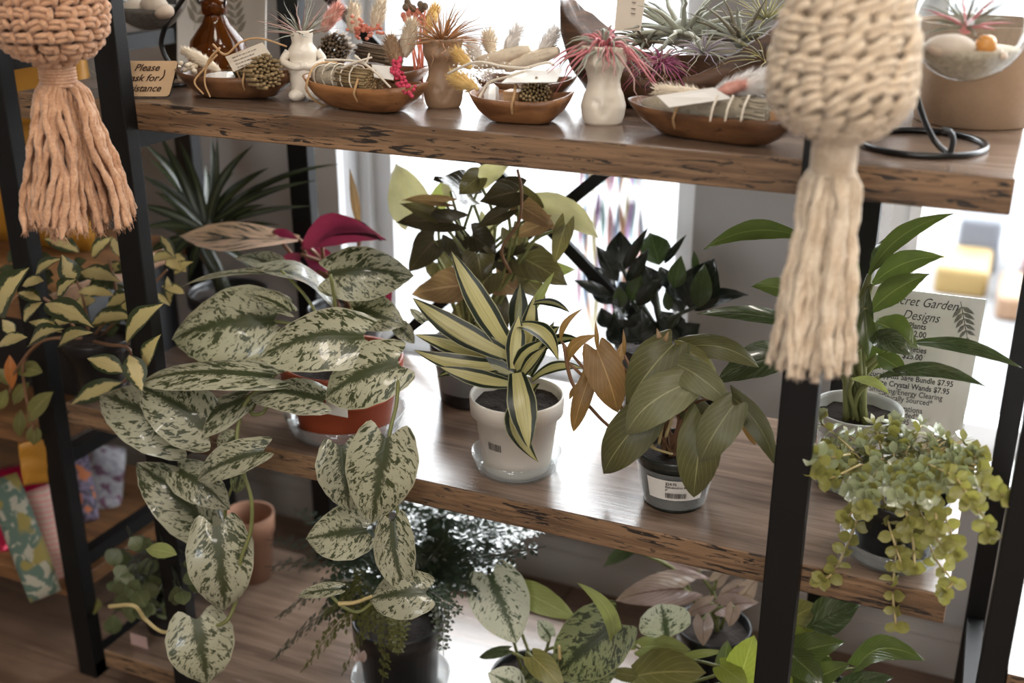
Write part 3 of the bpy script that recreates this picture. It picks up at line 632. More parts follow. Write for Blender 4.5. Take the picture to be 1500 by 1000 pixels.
# ---- spiky dark plant at the back left
c = Vector((-.44, .262, 0)); yk = c.y
t = thing('strap_leaf_plant', c, 'dark spiky plant with long arching strap leaves at the shaded back left', 'plant')
pot_mesh(t, c, .06, .09, M['blackpot']); cb = (300, 350); cr = Vector((c.x, c.y, .085))
bot = at(298, 360, yk)
MB().tube([cr-Vector((0, 0, .02)), (cr+bot)/2, bot], [.012, .011, .012], 8).build('trunk', M['stem_d'], t)
SP = [(208, 208, .0, 12), (232, 195, .02, 12), (262, 205, .03, 11), (309, 200, .04, 10), (318, 198, .02, 9), (372, 212, .04, 12), (395, 245, .05, 12), (466, 264, .06, 9), (430, 255, .07, 9), (460, 302, .06, 8), (500, 240, .08, 8), (204, 255, -.02, 12), (203, 300, -.03, 12), (206, 335, -.03, 11), (212, 372, -.03, 11), (390, 300, .02, 10), (240, 395, -.03, 11), (275, 415, -.02, 10), (330, 410, 0, 10), (370, 395, .03, 9), (400, 355, .03, 9), (255, 250, .05, 12), (225, 280, .04, 12), (345, 250, .08, 10), (215, 230, .06, 12), (225, 330, .03, 12), (240, 360, .02, 12), (410, 330, .06, 8), (300, 240, .08, 12)]
for i, (x, y_, d, wd) in enumerate(SP):
    B = at(300+R.uniform(-8, 8), 348+R.uniform(-14, 14), yk+R.uniform(-.01, .01)); T = at(x, y_, yk+d)
    leaf3(t, B, T, size(wd, T)*1.25, LM['spike'], 'sword', roll=R.uniform(-30, 30), arch=.05, bow=(.10 if x > 330 else -.05)*R.uniform(.6, 1.2), fold=.4, nl=14, nw=2, wave=0)
# ---- cream and green wax plant at the far left
c = atz(153, 571, ZM); yh = c.y; c.z = 0
t = thing('wax_vine_plant', c, 'trailing plant with small cream and green leaves in a black pot at the left end', 'plant')
h = at(137, 490, yh).z; pot_mesh(t, c, size(52, c), h, M['blackpot'], taper=.7); cr = Vector((c.x, c.y, h*.9))
HO = [(66, 445, 131, 477, 32, -.05, -.06), (135, 474, 194, 466, 28, -.04, -.05), (42, 506, 90, 484, 27, -.05, -.06), (86, 506, 131, 489, 25, -.05, -.06), (185, 501, 235, 450, 31, -.05, -.06), (213, 537, 234, 494, 22, -.03, -.04), (181, 545, 133, 527, 25, -.05, -.06),
 (189, 520, 206, 567, 29, -.05, -.06), (0, 460, 38, 399, 42, -.06, -.07), (108, 416, 92, 377, 27, -.02, -.02), (118, 398, 171, 412, 23, -.02, -.02), (166, 432, 118, 429, 16, -.03, -.03), (84, 433, 109, 411, 21, -.03, -.03), (52, 402, 87, 381, 19, 0, 0),
 (116, 369, 70, 352, 21, .02, .02), (135, 376, 163, 350, 19, .02, .02), (178, 376, 163, 349, 14, .02, .02), (40, 494, 0, 508, 18, -.05, -.05), (91, 487, 47, 473, 18, -.04, -.04), (191, 435, 160, 447, 22, -.03, -.03), (64, 411, 36, 418, 16), (222, 380, 253, 377, 16, .05, .05), (245, 375, 270, 396, 24, .05, .05), (235, 345, 255, 376, 13, .05, .05), (245, 405, 249, 441, 12, .04, .04), (228, 430, 247, 446, 12, .04, .04), (150, 400, 186, 392, 18, .03, .03), (60, 440, 30, 430, 18), (110, 470, 70, 480, 18, .01, .01), (140, 440, 110, 450, 20, .0, 0), (182, 460, 200, 430, 20, .02, .02), (35, 470, 60, 445, 18), (20, 490, 5, 470, 16), (270, 430, 240, 420, 14, .04, .04), (255, 400, 280, 385, 14, .05, .05)]
HO = [(x0, y0, x0+(x1-x0)*1.12, y0+(y1-y0)*1.12, w_*1.22, (d_[0] if d_ and not isinstance(d_[0], dict) else 0)+o_, (d_[1] if len(d_) > 1 else 0)+o_) for x0, y0, x1, y1, w_, *d_ in HO for o_ in [(-.09 if x0 < 115 and y0 > 380 else (-.075 if x0 > 180 and y0 > 490 else 0))]]
L(t, LM['hoya'], 'ovate', yh, HO, nl=8, nw=3, arch=.1, fold=.25, up=.4)
L(t, LM['hoya'], 'ovate', yh, [(178, 560, 104, 592, 31, -.05, -.07, dict(mat=LM['hoya'])), (14, 520, 18, 570, 18, -.05, -.05, dict(mat=LM['hoyao'])), (62, 545, 22, 540, 26, -.04, -.04, dict(mat=LM['hoyag'])), (78, 574, 40, 619, 27, -.04, -.04, dict(mat=LM['hoyag'])), (42, 560, 20, 592, 20, -.04, -.04, dict(mat=LM['hoyag'])), (50, 622, 50, 652, 22, -.04, -.04, dict(mat=LM['hoyag'])), (0, 540, 14, 565, 20, -.04, -.04, dict(mat=LM['hoyag'])), (30, 600, 28, 640, 18, -.03, -.03, dict(mat=LM['hoyag'])), (10, 570, 0, 600, 18, -.03, -.03, dict(mat=LM['hoyag']))], nl=8, nw=3, arch=.1, fold=.15)
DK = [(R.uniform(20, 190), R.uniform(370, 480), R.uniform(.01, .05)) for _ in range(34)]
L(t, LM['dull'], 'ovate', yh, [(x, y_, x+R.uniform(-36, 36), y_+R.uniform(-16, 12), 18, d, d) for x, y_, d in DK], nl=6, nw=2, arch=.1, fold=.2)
for pts in ([(137, 500, yh-.02), (160, 505, yh-.05), (188, 510, yh-.055), (196, 540, yh-.05), (180, 560, yh-.05)], [(120, 495, yh-.03), (60, 500, yh-.05), (22, 545, yh-.05), (14, 575, yh-.05)], [(60, 500, yh-.04), (35, 530, yh-.05), (38, 580, yh-.045), (50, 630, yh-.045)], [(130, 490, yh), (120, 430, yh-.01), (100, 390, yh)], [(140, 490, yh), (170, 440, yh), (160, 380, yh+.02)], [(120, 490, yh), (70, 440, yh), (30, 430, yh-.02), (0, 465, yh-.05)], [(150, 490, yh+.02), (210, 430, yh+.04), (245, 395, yh+.05)], [(188, 510, yh-.05), (212, 540, yh-.04)], [(188, 505, yh-.05), (186, 495, yh-.05)]):
    vine(t, pts, 5, M['stem_b'], 18)
# ---- glossy green plant in the white pot at the right
c = atz(1245, 702, ZM); yl = c.y; rr = size(63, c); c = Vector((c.x, c.y, .0015)); h = at(1258, 598, yl).z
t = thing('glossy_leaf_plant', c, 'tall plant with glossy green pointed leaves in a white pot before the price sign', 'plant')
saucer((c.x, c.y, 0), size(62, c), 'pale saucer under the white pot at the right', M['greypot'])
pot_mesh(t, c, rr, h, M['greypot'], rim=.12, taper=.72, band=False); cr = Vector((c.x, c.y, h*.84))
LY = [(1273, 402, 1400, 312, 28, 0, -.02, dict(bow=.10)), (1276, 396, 1317, 338, 28, .02, .03, dict(mat=LM['lilyw'])), (1278, 416, 1384, 376, 36, .0, .0, dict(bow=.1)), (1276, 456, 1362, 401, 38, -.02, -.02, dict(bow=.06)),
 (1258, 505, 1272, 418, 30, -.02, -.03, dict(mat=LM['lilyw'])), (1266, 450, 1273, 527, 26, -.03, -.05), (1280, 472, 1346, 512, 48, -.02, -.05, dict(arch=.2)), (1275, 492, 1341, 523, 36, -.04, -.07, dict(mat=LM['lilyw'], arch=.2)),
 (1335, 502, 1499, 540, 23, -.02, -.08, dict(mat=LM['lilyw'], bow=.05)), (1288, 552, 1446, 567, 24, -.04, -.10, dict(mat=LM['lilyw'], bow=.08)), (1248, 555, 1304, 578, 15, -.04, -.06, dict(mat=LM['lgreen'], bow=.1)),
 (1178, 348, 1030, 366, 30, .0, -.04, dict(bow=-.12)), (1172, 438, 1099, 420, 28, 0, -.02, dict(bow=-.1)), (1180, 478, 1020, 460, 24, 0, -.02, dict(mat=LM['lilyw'], bow=-.04)), (1180, 515, 1046, 562, 52, -.02, -.06, dict(mat=LM['lilyw'], bow=-.06)),
 (1175, 505, 1080, 540, 34, .02, .0, dict(mat=LM['lilyw'])), (1255, 412, 1256, 378, 10), (1250, 470, 1245, 400, 30, .03, .04), (1230, 500, 1200, 430, 34, .02, .02), (1285, 520, 1330, 548, 30, -.02, -.05, dict(mat=LM['lily'])), (1270, 540, 1310, 500, 30, .02, .02)]
L(t, LM['lily'], 'lance', yl, LY, pet=cr, petr=9., petmat=M['stem_g'], nl=16, nw=4, arch=.06, fold=.2, wave=.03)
# ---- lime trailing succulent in the black pot at the right end
c = Vector((.546, .062, .0015)); yq = c.y; h = at(1296, 715, yq).z
t = thing('lime_trailing_succulent', c, 'bushy trailing succulent with small lime leaves spilling over the shelf end', 'plant')
saucer((c.x, c.y, 0), .054, 'clear plastic saucer under the trailing succulent')
pot_mesh(t, c, .05, h, M['blackpot'], taper=.72)
strands = []
RS = random.Random(11)
for pts in ([(1310, 700), (1312, 760), (1311, 815), (1308, 870), (1312, 915)], [(1300, 700), (1262, 735), (1240, 760)], [(1275, 700), (1245, 790), (1222, 835), (1206, 850)], [(1330, 700), (1352, 760), (1368, 815), (1395, 850), (1385, 865)], [(1340, 690), (1400, 720), (1440, 755), (1450, 782)], [(1400, 700), (1450, 715), (1478, 730)], [(1340, 700), (1385, 760), (1400, 810)], [(1320, 700), (1335, 770), (1340, 830)], [(1260, 680), (1215, 700), (1195, 690)], [(1250, 660), (1205, 620), (1200, 612)], [(1245, 665), (1215, 670), (1192, 665)], [(1290, 700), (1300, 760), (1320, 825)], [(1330, 700), (1345, 745), (1380, 800)], [(1320, 690), (1325, 730), (1330, 765)], [(1350, 690), (1368, 730), (1372, 770)], [(1285, 690), (1275, 720), (1268, 742)], [(1360, 680), (1400, 700), (1420, 730)]):
    n_ = len(pts); strands.append(([(p[0], p[1], yq-.02-.055*k/(n_-1) if p[1] > 640 else yq+.03) for k, p in enumerate(pts)], 4, pts[-1][1] < 690, 9))
for i in range(96):      # mound of short sprigs
    a = RS.uniform(0, 6.28); q = math.sqrt(RS.random())
    x = 1318+q*122*math.cos(a); y_ = 676+q*58*math.sin(a); d = .06-(y_-615)/120*.13
    strands.append(([(1310+.35*(x-1310), 705, yq), (1310+.8*(x-1310), lerp(705, y_, .65)-10, yq+d*.6), (x, y_, yq+d)], 3, y_ < 735 and i % 6 != 0, 3))
nleaf = 0; extra = {0: MB(), 1: MB()}
for pts, r, pale, mx in strands:
    P = bez([at(*p) for p in pts], 12); stm = MB().tube(P, size(r, P[0])/2, 4).build('stem', M['stem_p'], t)
    Ltot = sum((P[i+1]-P[i]).length for i in range(len(P)-1)); dists = []; q = Ltot
    while q > Ltot*.3 and len(dists) < mx: dists.append(q); q -= .0145
    for di, q in enumerate(dists):
        s_ = 0
        for i in range(len(P)-1):
            sl = (P[i+1]-P[i]).length
            if s_+sl >= q-1e-6: pt = P[i].lerp(P[i+1], (q-s_)/sl if sl else 0); dr = (P[i+1]-P[i]).normalized(); break
            s_ += sl
        x_, y2, _ = basis(dr); cnt = 5 if di == 0 else 3
        for k in range(cnt):
            aa = di*1.57+k*6.283/cnt+RS.uniform(-.3, .3); out = x_*math.cos(aa)+y2*math.sin(aa)
            dirv = (out+dr*(.5 if di == 0 else .15)+Vector((0, 0, .15))).normalized(); ln = RS.uniform(.0105, .0155)
            isp = pale and RS.random() < .75; nv = (dr*.6+UPV*.6+(CAM-pt).normalized()*.5).normalized()
            if nleaf < 295: leaf3(stm, pt, pt+dirv*ln, ln*.85, LM['sedg'] if isp else LM['sed'], 'round', nvec=nv, nl=5, nw=2, arch=.08, fold=.25, wave=0)
            else:
                m = extra[1 if isp else 0]; w2 = nv.cross(dirv).normalized()*ln*.42; pts6 = [pt, pt+dirv*ln*.3+w2*.8, pt+dirv*ln*.65+w2, pt+dirv*ln, pt+dirv*ln*.65-w2, pt+dirv*ln*.3-w2*.8]; kk = len(m.v); cc = pt+dirv*ln*.5-nv*ln*.08
                m.v += pts6+[cc]
                for e in range(6): m.face((kk+e, kk+(e+1) % 6, kk+6))
            nleaf += 1
for kx, m in extra.items():
    o = m.build('small_leaves', LM['sedg'] if kx else LM['sed'], t, uvs=[(.7, .5)]*len(m.v)); o['kind'] = 'stuff'
# ------------------------------------------------------------------ bottom shelf plants
c = atz(588, 1012, ZB); yf = c.y
t = thing('fern_plant', c, 'large feathery fern in a black pot on the bottom shelf below the silver vine', 'plant')
h = at(592, 905, yf).z-ZB; pot_mesh(t, c, size(66, c), h, M['blackpot'], taper=.78)
saucer((c.x, c.y, ZB), size(72, c), 'clear plastic saucer under the black fern pot', h=.03); bpy.data.objects['fern_plant'].location.z = ZB
def frond(parent, pts, wpx, mat, npin=15, wy=1.):
    P = bez([at(*p) for p in pts], 30); n = len(P); m = MB(); m.tube(P, [.0012*lerp(1, .4, i/n) for i in range(n)], 4)
    uv0 = len(m.v); wd = size(wpx, P[n//2])
    for k in range(npin):
        s = .12+.87*k/npin; i = min(n-2, int(s*(n-1))); pt = P[i].lerp(P[i+1], s*(n-1)-i); d = (P[i+1]-P[i]).normalized()
        view = (CAM-pt).normalized()*.2+UPV*.9; nn = (view-d*view.dot(d)).normalized(); side = nn.cross(d)
        pl = wd*.5*(math.sin(math.pi*min(1, .25+s*.72))**.8)
        for sg in (-1, 1):
            dv = (side*sg+d*.45+nn*R.uniform(-.25, .15)).normalized(); sd = nn.cross(dv)
            nsub = max(3, min(7, int(pl/.0055)))
            for q in range(nsub):
                f = (q+.6)/nsub; b = pt+dv*pl*f; ll = pl*.46*(1-.5*f)+.0036
                for s2 in ((-1, 1) if q < nsub-1 else (0,)):
                    e = (sd*s2+dv*.75+nn*R.uniform(-.3, .3)).normalized(); x = nn.cross(e)*ll*.36
                    bi = len(m.v); m.v += [b, b+e*ll*.5+x+nn*.0006, b+e*ll, b+e*ll*.5-x+nn*.0006]; m.face((bi, bi+1, bi+2, bi+3))
    uvs = [(.7, .5)]*len(m.v)
    return m.build('frond', mat, parent, uvs=uvs, smooth=False)
cf = (590, 888)
FR = [((640, 790, .05), (815, 765, .14), 74, 0), ((650, 800, .08), (790, 735, .18), 70, 0), ((630, 770, .1), (740, 725, .2), 70, 0), ((610, 760, .1), (660, 715, .2), 66, 0), ((650, 830, 0), (800, 800, .06), 66, 0), ((560, 790, .06), (520, 735, .14), 60, 0), ((530, 800, .03), (430, 745, .1), 60, 0), ((520, 810, 0), (390, 790, .05), 60, 0), ((520, 820, -.02), (388, 830, 0), 58, 0),
      ((500, 850, -.04), (402, 905, -.05), 56, 0), ((500, 880, -.06), (396, 968, -.08), 56, 0), ((520, 890, -.07), (440, 985, -.1), 52, 1), ((550, 890, -.08), (500, 990, -.1), 48, 1), ((570, 890, -.09), (560, 1000, -.1), 46, 1), ((585, 890, -.09), (583, 960, -.11), 36, 1), ((540, 850, -.06), (470, 905, -.08), 54, 1), ((640, 860, -.04), (650, 960, -.06), 44, 0), ((660, 850, -.02), (730, 870, 0), 58, 0), ((650, 810, .02), (720, 770, .1), 70, 0), ((600, 790, .04), (590, 740, .12), 66, 0), ((670, 830, .05), (760, 830, .1), 60, 0), ((560, 820, -.02), (480, 800, 0), 60, 0), ((620, 830, -.03), (650, 790, 0), 60, 0), ((560, 840, -.05), (540, 870, -.08), 50, 0), ((690, 800, .1), (800, 770, .2), 70, 0), ((590, 830, -.02), (620, 770, .06), 66, 0), ((600, 850, -.05), (680, 900, -.06), 50, 0)]
for m_, e_, wd, k in FR: frond(t, [(*cf, yf), (m_[0], m_[1], yf+m_[2]), (e_[0], e_[1], yf+e_[2])], wd, LM['fernl'] if k else LM['fern'])
L(t, LM['pink'], 'round', yf, [(525, 968, 512, 950, 14, -.09, -.09), (530, 970, 534, 952, 12, -.09, -.09)], nl=5, nw=2)
# small silver vine
c = atz(778, 1050, ZB); y2 = c.y
t = thing('small_silver_plant', c, 'small plant with pale and dark blotched leaves at the bottom centre', 'plant')
pot_mesh(t, c, .055, .07, M['blackpot']); cr = c+Vector((0, 0, .065))
L(t, LM['scin2'], 'heart', y2, [(718, 842, 757, 942, 82, -.02, -.05, dict(mat=LM['scinsm'])), (757, 862, 843, 906, 38, .0, .0, dict(mat=LM['lgreen'])), (898, 945, 845, 853, 22, -.02, -.03, dict(mat=LM['lgreen'], bow=-.15)), (903, 912, 812, 992, 92, -.01, -.04),
 (780, 962, 826, 1008, 36, -.06, -.08, dict(mat=LM['hoyag'])), (806, 932, 788, 908, 24, 0, 0, dict(mat=LM['scinsm'])), (744, 952, 702, 963, 15, -.03, -.03, dict(mat=LM['lilyw'])), (760, 1008, 715, 985, 44, -.06, -.08, dict(mat=LM['scinsm'])), (880, 940, 922, 945, 30, 0, 0), (850, 1000, 905, 985, 40, -.03, -.03), (790, 980, 760, 1000, 30, -.02, -.02)], pet=cr, petr=5, petmat=M['stem_g'], nl=14, nw=5, arch=.1, fold=-.05, up=.2)
vine(t, [(820, 965, y2-.05), (819, 945, y2-.05)], 6, M['stem_p'], 6)
# pink arrowhead
c = atz(1052, 978, ZB); c.y = min(c.y, .275); y3 = c.y; c = Vector((c.x, c.y, ZB)); h = at(1052, 915, y3).z-ZB
t = thing('pink_arrowhead_plant', c, 'small plant with dusty pink arrow shaped leaves in a black pot on the bottom shelf', 'plant')
pot_mesh(t, c, size(54, c), h, M['blackpot'], taper=.75); cr = c+Vector((0, 0, h*.9))
L(t, LM['pink'], 'arrow', y3, [(1000, 862, 902, 880, 52, -.02, -.03, dict(arch=.15)), (924, 803, 884, 830, 22, .02, .02, dict(mat=LM['lilyw'])), (1022, 836, 948, 816, 26, .02, .02), (1040, 884, 1004, 902, 24, -.03, -.03), (1082, 858, 1050, 876, 20), (1060, 888, 1112, 882, 34, -.02, -.02), (1090, 872, 1114, 842, 30), (1030, 908, 1030, 946, 30, -.05, -.06), (1050, 850, 1080, 825, 24, .02, .02), (1075, 890, 1068, 918, 22, -.04, -.04)], pet=cr, petr=6, petmat=M['stem_g'], nl=10, nw=4, fold=.12)
# second blotched plant
c = atz(985, 1062, ZB); y4 = c.y
t = thing('olive_vine_plant', c, 'plant with rounded olive and lime heart leaves at the bottom edge beside the black post', 'plant')
pot_mesh(t, c, .05, .06, M['blackpot']); cr = c+Vector((0, 0, .055))
L(t, LM['lgreen'], 'heart', y4, [(978, 935, 968, 884, 78, -.02, -.02, dict(mat=LM['scinsm'], shape='round')), (940, 948, 1012, 952, 34, -.03, -.04, dict(mat=LM['lgreen'])), (935, 990, 1035, 985, 66, -.06, -.08, dict(mat=LM['hoyag'])), (938, 992, 890, 985, 20, -.04, -.04, dict(mat=LM['hoyag'])), (1005, 962, 1062, 954, 12, -.03, -.03), (1060, 985, 1066, 937, 26, -.03, -.03, dict(mat=LM['poth'])), (1085, 995, 1104, 930, 50, -.05, -.05, dict(mat=LM['lime'])), (1055, 975, 1095, 1005, 34, -.06, -.07, dict(mat=LM['lime'])), (930, 945, 908, 938, 16, -.02, -.02)], pet=cr, petr=5, petmat=M['stem_g'], nl=12, nw=4, arch=.1, fold=-.05, up=.3)
# pothos
c = atz(1185, 1060, ZB); y5 = c.y
t = thing('pothos_plant', c, 'leafy green plant with glossy twisted leaves at the bottom right behind the black post', 'plant')
pot_mesh(t, c, .05, .06, M['blackpot']); cr = c+Vector((0, 0, .055))
L(t, LM['poth'], 'heart', y5, [(1182, 920, 1264, 882, 56, 0, 0, dict(mat=LM['lilyw'], shape='lance')), (1158, 908, 1196, 886, 42, .01, .01, dict(mat=LM['hoyag'])), (1150, 962, 1238, 940, 44, -.04, -.05), (1256, 978, 1356, 968, 38, -.03, -.06, dict(bow=.16, arch=.15)), (1162, 962, 1206, 1003, 40, -.06, -.08), (1182, 1002, 1246, 972, 34, -.06, -.07), (1238, 1004, 1310, 992, 26, -.06, -.07, dict(mat=LM['lilyw'])), (1148, 938, 1200, 928, 28, -.01, -.01, dict(mat=LM['lime'])), (1160, 990, 1190, 955, 36, -.05, -.05), (1140, 1000, 1160, 960, 40, -.04, -.04, dict(mat=LM['lime'])), (1210, 960, 1180, 985, 30, -.03, -.03)], pet=cr, petr=5, petmat=M['stem_g'], nl=12, nw=4, arch=.1, fold=.15, up=.3)
# dull green plant and clay pot at the left of the bottom shelf
c = atz(248, 915, ZB); c.x = max(c.x, X0+.045); y6 = c.y
t = thing('round_leaf_plant', c, 'dim bushy plant with small round green leaves at the bottom left of the unit', 'plant')
pot_mesh(t, c, .045, .06, M['blackpot']); RG = random.Random(5); cr = c+Vector((0, 0, .055))
items = []
for i in range(48):
    a = RG.uniform(0, 6.28); q = RG.random()**.6; x = 218+q*72*math.cos(a); y_ = 835+q*52*math.sin(a); s = RG.uniform(20, 33)
    dd = RG.uniform(-.17, -.02); items.append((x, y_, x+RG.uniform(-14, 14), y_+s*.8, s, dd, dd+RG.uniform(-.02, .02)))
items += [(150, 885, 134, 892, 22, -.03, -.03, dict(mat=LM['hoyag'])), (165, 900, 166, 928, 26, -.04, -.04)]
L(t, LM['dull2'], 'round', y6, items, nl=6, nw=2, arch=.1, fold=.1, pet=cr, petr=2.5, petmat=M['stem_d'])
A_ = atz(240, 915, ZB); tg = MB(); b_ = tg.box((A_.x-.012, A_.y-.058, ZB), (A_.x+.018, A_.y-.0565, ZB+.02)).build('plant_tag', plain('pink_card', (.45, .3, .27), .7), smooth=False)
b_['label'] = 'small pinkish tag card standing before the dim round leaved plant'; b_['category'] = 'tag'
c = atz(372, 842, ZB); c.y = min(c.y, .27); h = at(366, 752, c.y).z-ZB
t = thing('clay_pot', c, 'empty brown clay pot standing behind the trailing silver vine', 'pot')
r_ = size(36, c); MB().lathe([(.0005, .001), (r_*.72, 0), (r_*.93, h*.72), (r_, h*.73), (r_*1.03, h), (r_*.93, h), (r_*.86, h*.7), (r_*.66, .01), (.0005, .01)], c, 36).build('body', M['claypot'], t)
# ------------------------------------------------------------------ macrame hangers
def hanger(name, label, wx, wy, d, ballr, neck, strands, mat, core, stitch, tl, botw, seed, rot):
    rg = random.Random(seed); P0 = atd(wx, wy, d); u = d/FPX          # metres per photo pixel
    t = thing(name, (P0.x, P0.y, P0.z), label, 'plant hanger'); O = Vector((P0.x, P0.y, P0.z))
    br = ballr*u; hn = neck[1]*u/2; bz = hn+br*.86                      # ball centre above wrap centre
    def prof(z):                                                       # ball radius by height (z relative to ball centre, -1..1.4)
        return br*(max(0., 1-abs(z)**2.3)**(1/2.)) if z < 0 else br*(1-.18*min(1.3, z)**2)
    rows = [[O+Vector((max(.002, prof(z)*.90)*math.cos(k*.2618), max(.002, prof(z)*.90)*math.sin(k*.2618), bz+z*br*.9)) for k in range(24)] for z in [-.999+.1*i for i in range(25)]]
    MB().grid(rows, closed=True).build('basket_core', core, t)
    # one stitch mesh shared by all knots
    km = MB(); s = u
    if stitch == 'square':
        q = [Vector((-8, -1, -8)), Vector((-10.5, 5.5, -3)), Vector((-10.5, 6.5, 1)), Vector((-8, 1, 7))]
        km.tube([p*s for p in bez(q, 6)], 4.6*s, 7)
        for zz in (4.2, -3.4): km.tube([p*s for p in bez([Vector((-9, 0, zz-1)), Vector((-2, 6.5, zz+.8)), Vector((6, 6, zz-.5)), Vector((12, -1, zz-3.5))], 6)], 4.1*s, 7)
        dzr, dxc = 16.*u, 27.*u
    else:
        for o_ in (0, 1): km.tube([p*s for p in bez([Vector((-15, 0, 7-11*o_)), Vector((-5, 7.5, 5-11*o_)), Vector((6, 7.5, -1-11*o_)), Vector((15, 0, -7-11*o_))], 8)], 6.2*s, 7)
        dzr, dxc = 25.*u, 31.*u
    kme = None; row = 0; z = -br*.86
    while z < br*1.5:
        r = prof(z/(br*.9)) if z < 0 else prof(z/br); ncol = max(5, int(round(2*math.pi*r/dxc)))
        sl = math.atan2(prof(z/(br*.9)+.05)-prof(z/(br*.9)-.05), br*.09) if z < 0 else 0
        for k in range(ncol):
            a = 2*math.pi*(k+.5*(row % 2)+rg.uniform(-.14, .14))/ncol
            ro = Matrix.Rotation(a-math.pi/2, 4, 'Z') @ Matrix.Rotation(-min(1.2, sl), 4, 'X') @ Matrix.Rotation(rg.uniform(-.38, .38)+rot, 4, 'Y')
            if kme is None: ob = km.build('knot', mat, t); kme = ob.data
            else: ob = link('knot', kme, t)
            ob.matrix_basis = Matrix.Translation(O+Vector((math.cos(a)*r*.97, math.sin(a)*r*.97, bz+z))) @ ro @ Matrix.Scale(rg.uniform(.9, 1.1), 4)
        z += dzr*(1 if z > -br*.6 else .72); row += 1
    # wrap
    m = MB(); rw = neck[0]*u/2; pts = []; turns = neck[2]
    for i in range(turns*14+1): a = i*2*math.pi/14; pts.append(O+Vector((rw*.93*math.cos(a), rw*.93*math.sin(a), hn-2*hn*i/(turns*14))))
    m.tube(pts, hn/turns*1.12, 6); m.build('wrap_cord', mat, t)
    # strands
    for k in range(strands):
        a = 2*math.pi*(k+rg.uniform(-.3, .3))*.618; q = math.sqrt(.12+.88*(k+.5)/strands)
        Lk = tl*u*rg.uniform(.93, 1.03)*(1-.06*q*q); rb = botw*u/2*q*rg.uniform(.92, 1.05); rt_ = rw*.86*q; pts = []; ph = rg.random()*6
        for i in range(15):
            f = i/14; sp = 1-(1-f)**1.7 if f < .25 else None
            r = lerp(rt_, rb, f**.75)+rw*.32*q*math.sin(min(1, f*4)*math.pi)*.5
            aa = a+.12*math.sin(ph+f*7); wob = 1.6*u*math.sin(ph*2+f*13)
            pts.append(O+Vector((r*math.cos(aa)+wob, r*math.sin(aa)+wob*.5, -hn*.85-Lk*f)))
        pts = bez(pts, 56); n = len(pts); m = MB(); sr = STR*u
        m.tube(pts, [sr*(1 if i < n-6 else lerp(1, .7, (i-n+6)/6)) for i in range(n)], 8, lobes=2, twist=.36)
        for _ in range(9):
            e = pts[-3]; d1 = Vector((rg.uniform(-1, 1), rg.uniform(-1, 1), -rg.uniform(1.2, 3))).normalized()*rg.uniform(9, 20)*u
            m.tube([e, e+d1*.5+Vector((rg.uniform(-1, 1), rg.uniform(-1, 1), 0))*2*u, e+d1], [.9*u, .8*u, .4*u], 4)
        m.build('strand', mat, t)
    for k in range(3):
        a = 2*math.pi*k/3+.6
        MB().tube(bez([O+Vector((br*.85*math.cos(a), br*.85*math.sin(a), bz+br*1.4)), O+Vector((br*.5*math.cos(a), br*.5*math.sin(a), bz+br*3)), O+Vector((0, 0, bz+br*7)), Vector((O.x, O.y, CEIL))], 12), STR*u, 6).build('hanging_cord', mat, t)
    return t
def ropemat(name, c1, c2):
    n = NT(name); v = n.coord(); z = n.noise(v, 420., 3., .6); w_ = n.noise(v, 60., 2.)
    n.bump(z, .5, .0012); return n.set(col=n.mix(n.step(n.m('ADD', n.m('MULTIPLY', z, .5), n.m('MULTIPLY', w_, .5)), .35, .65), c1, c2), rough=.85, sheen=.3, spec=.15)
M['rope_t'] = ropemat('terracotta_cotton_rope', (.42, .22, .12), (.64, .38, .235)); M['rope_c'] = ropemat('cream_cotton_rope', (.60, .46, .32), (.80, .68, .53))
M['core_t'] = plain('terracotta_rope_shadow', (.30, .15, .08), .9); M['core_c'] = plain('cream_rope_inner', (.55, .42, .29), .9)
STR = 5.0
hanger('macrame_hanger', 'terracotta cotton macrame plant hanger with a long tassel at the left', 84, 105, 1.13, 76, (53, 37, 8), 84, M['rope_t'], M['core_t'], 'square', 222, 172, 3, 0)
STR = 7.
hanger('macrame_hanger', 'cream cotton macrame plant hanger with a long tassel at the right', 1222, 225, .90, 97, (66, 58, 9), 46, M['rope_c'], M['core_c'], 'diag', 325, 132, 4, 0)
# ------------------------------------------------------------------ neighbouring units
lu = thing('side_shelf_unit', (-1.0, .25, ZF), 'dark shelving unit with warm wood boards at the far left', 'shelf')
M['wood_w'] = wood('warm_wood_board', (.11, .05, .02), (.24, .115, .045), rough=.45, crackamt=.3, stretch=(1.5, 14, 14))
LX, LY0, LY1 = -.602, .05, .40
for x in (LX, -1.35):
    for y_ in (LY0, LY1): bev(MB().box((x-.017, y_-.012, ZF), (x+.017, y_+.012, 1.2)).build('post', M['black'], lu, smooth=False), .0015)
    for z in (.45, -.115, -.29): MB().box((x-.01, LY0+.012, z-.022), (x+.01, LY1-.012, z)).build('side_rail', M['black'], lu, smooth=False)
    MB().box((x-.017, LY0-.01, ZF), (x+.017, LY1+.012, ZF+.025)).build('foot_rail', M['black'], lu, smooth=False)
for z in (.11, -.09, -.345): bev(MB().box((-1.45, LY0+.0, z-.025), (LX-.0175, LY1, z)).build('shelf_board', M['wood_w'], lu, smooth=False), .002)
MB().box((-1.35, LY0-.01, .425), (LX-.017, LY0+.01, .45)).build('front_rail', M['black'], lu, smooth=False)
ru = thing('side_shelf_unit', (1.0, .2, ZF), 'black framed shelving unit with a pale board at the far right', 'shelf')
for x, y_ in ((.6455, .40), (.657, -.01), (1.3, .4), (1.3, -.01)): bev(MB().box((x-.0125, y_-.0125, ZF), (x+.0125, y_+.0125, 1.2)).build('post', M['black'], ru, smooth=False), .0015)
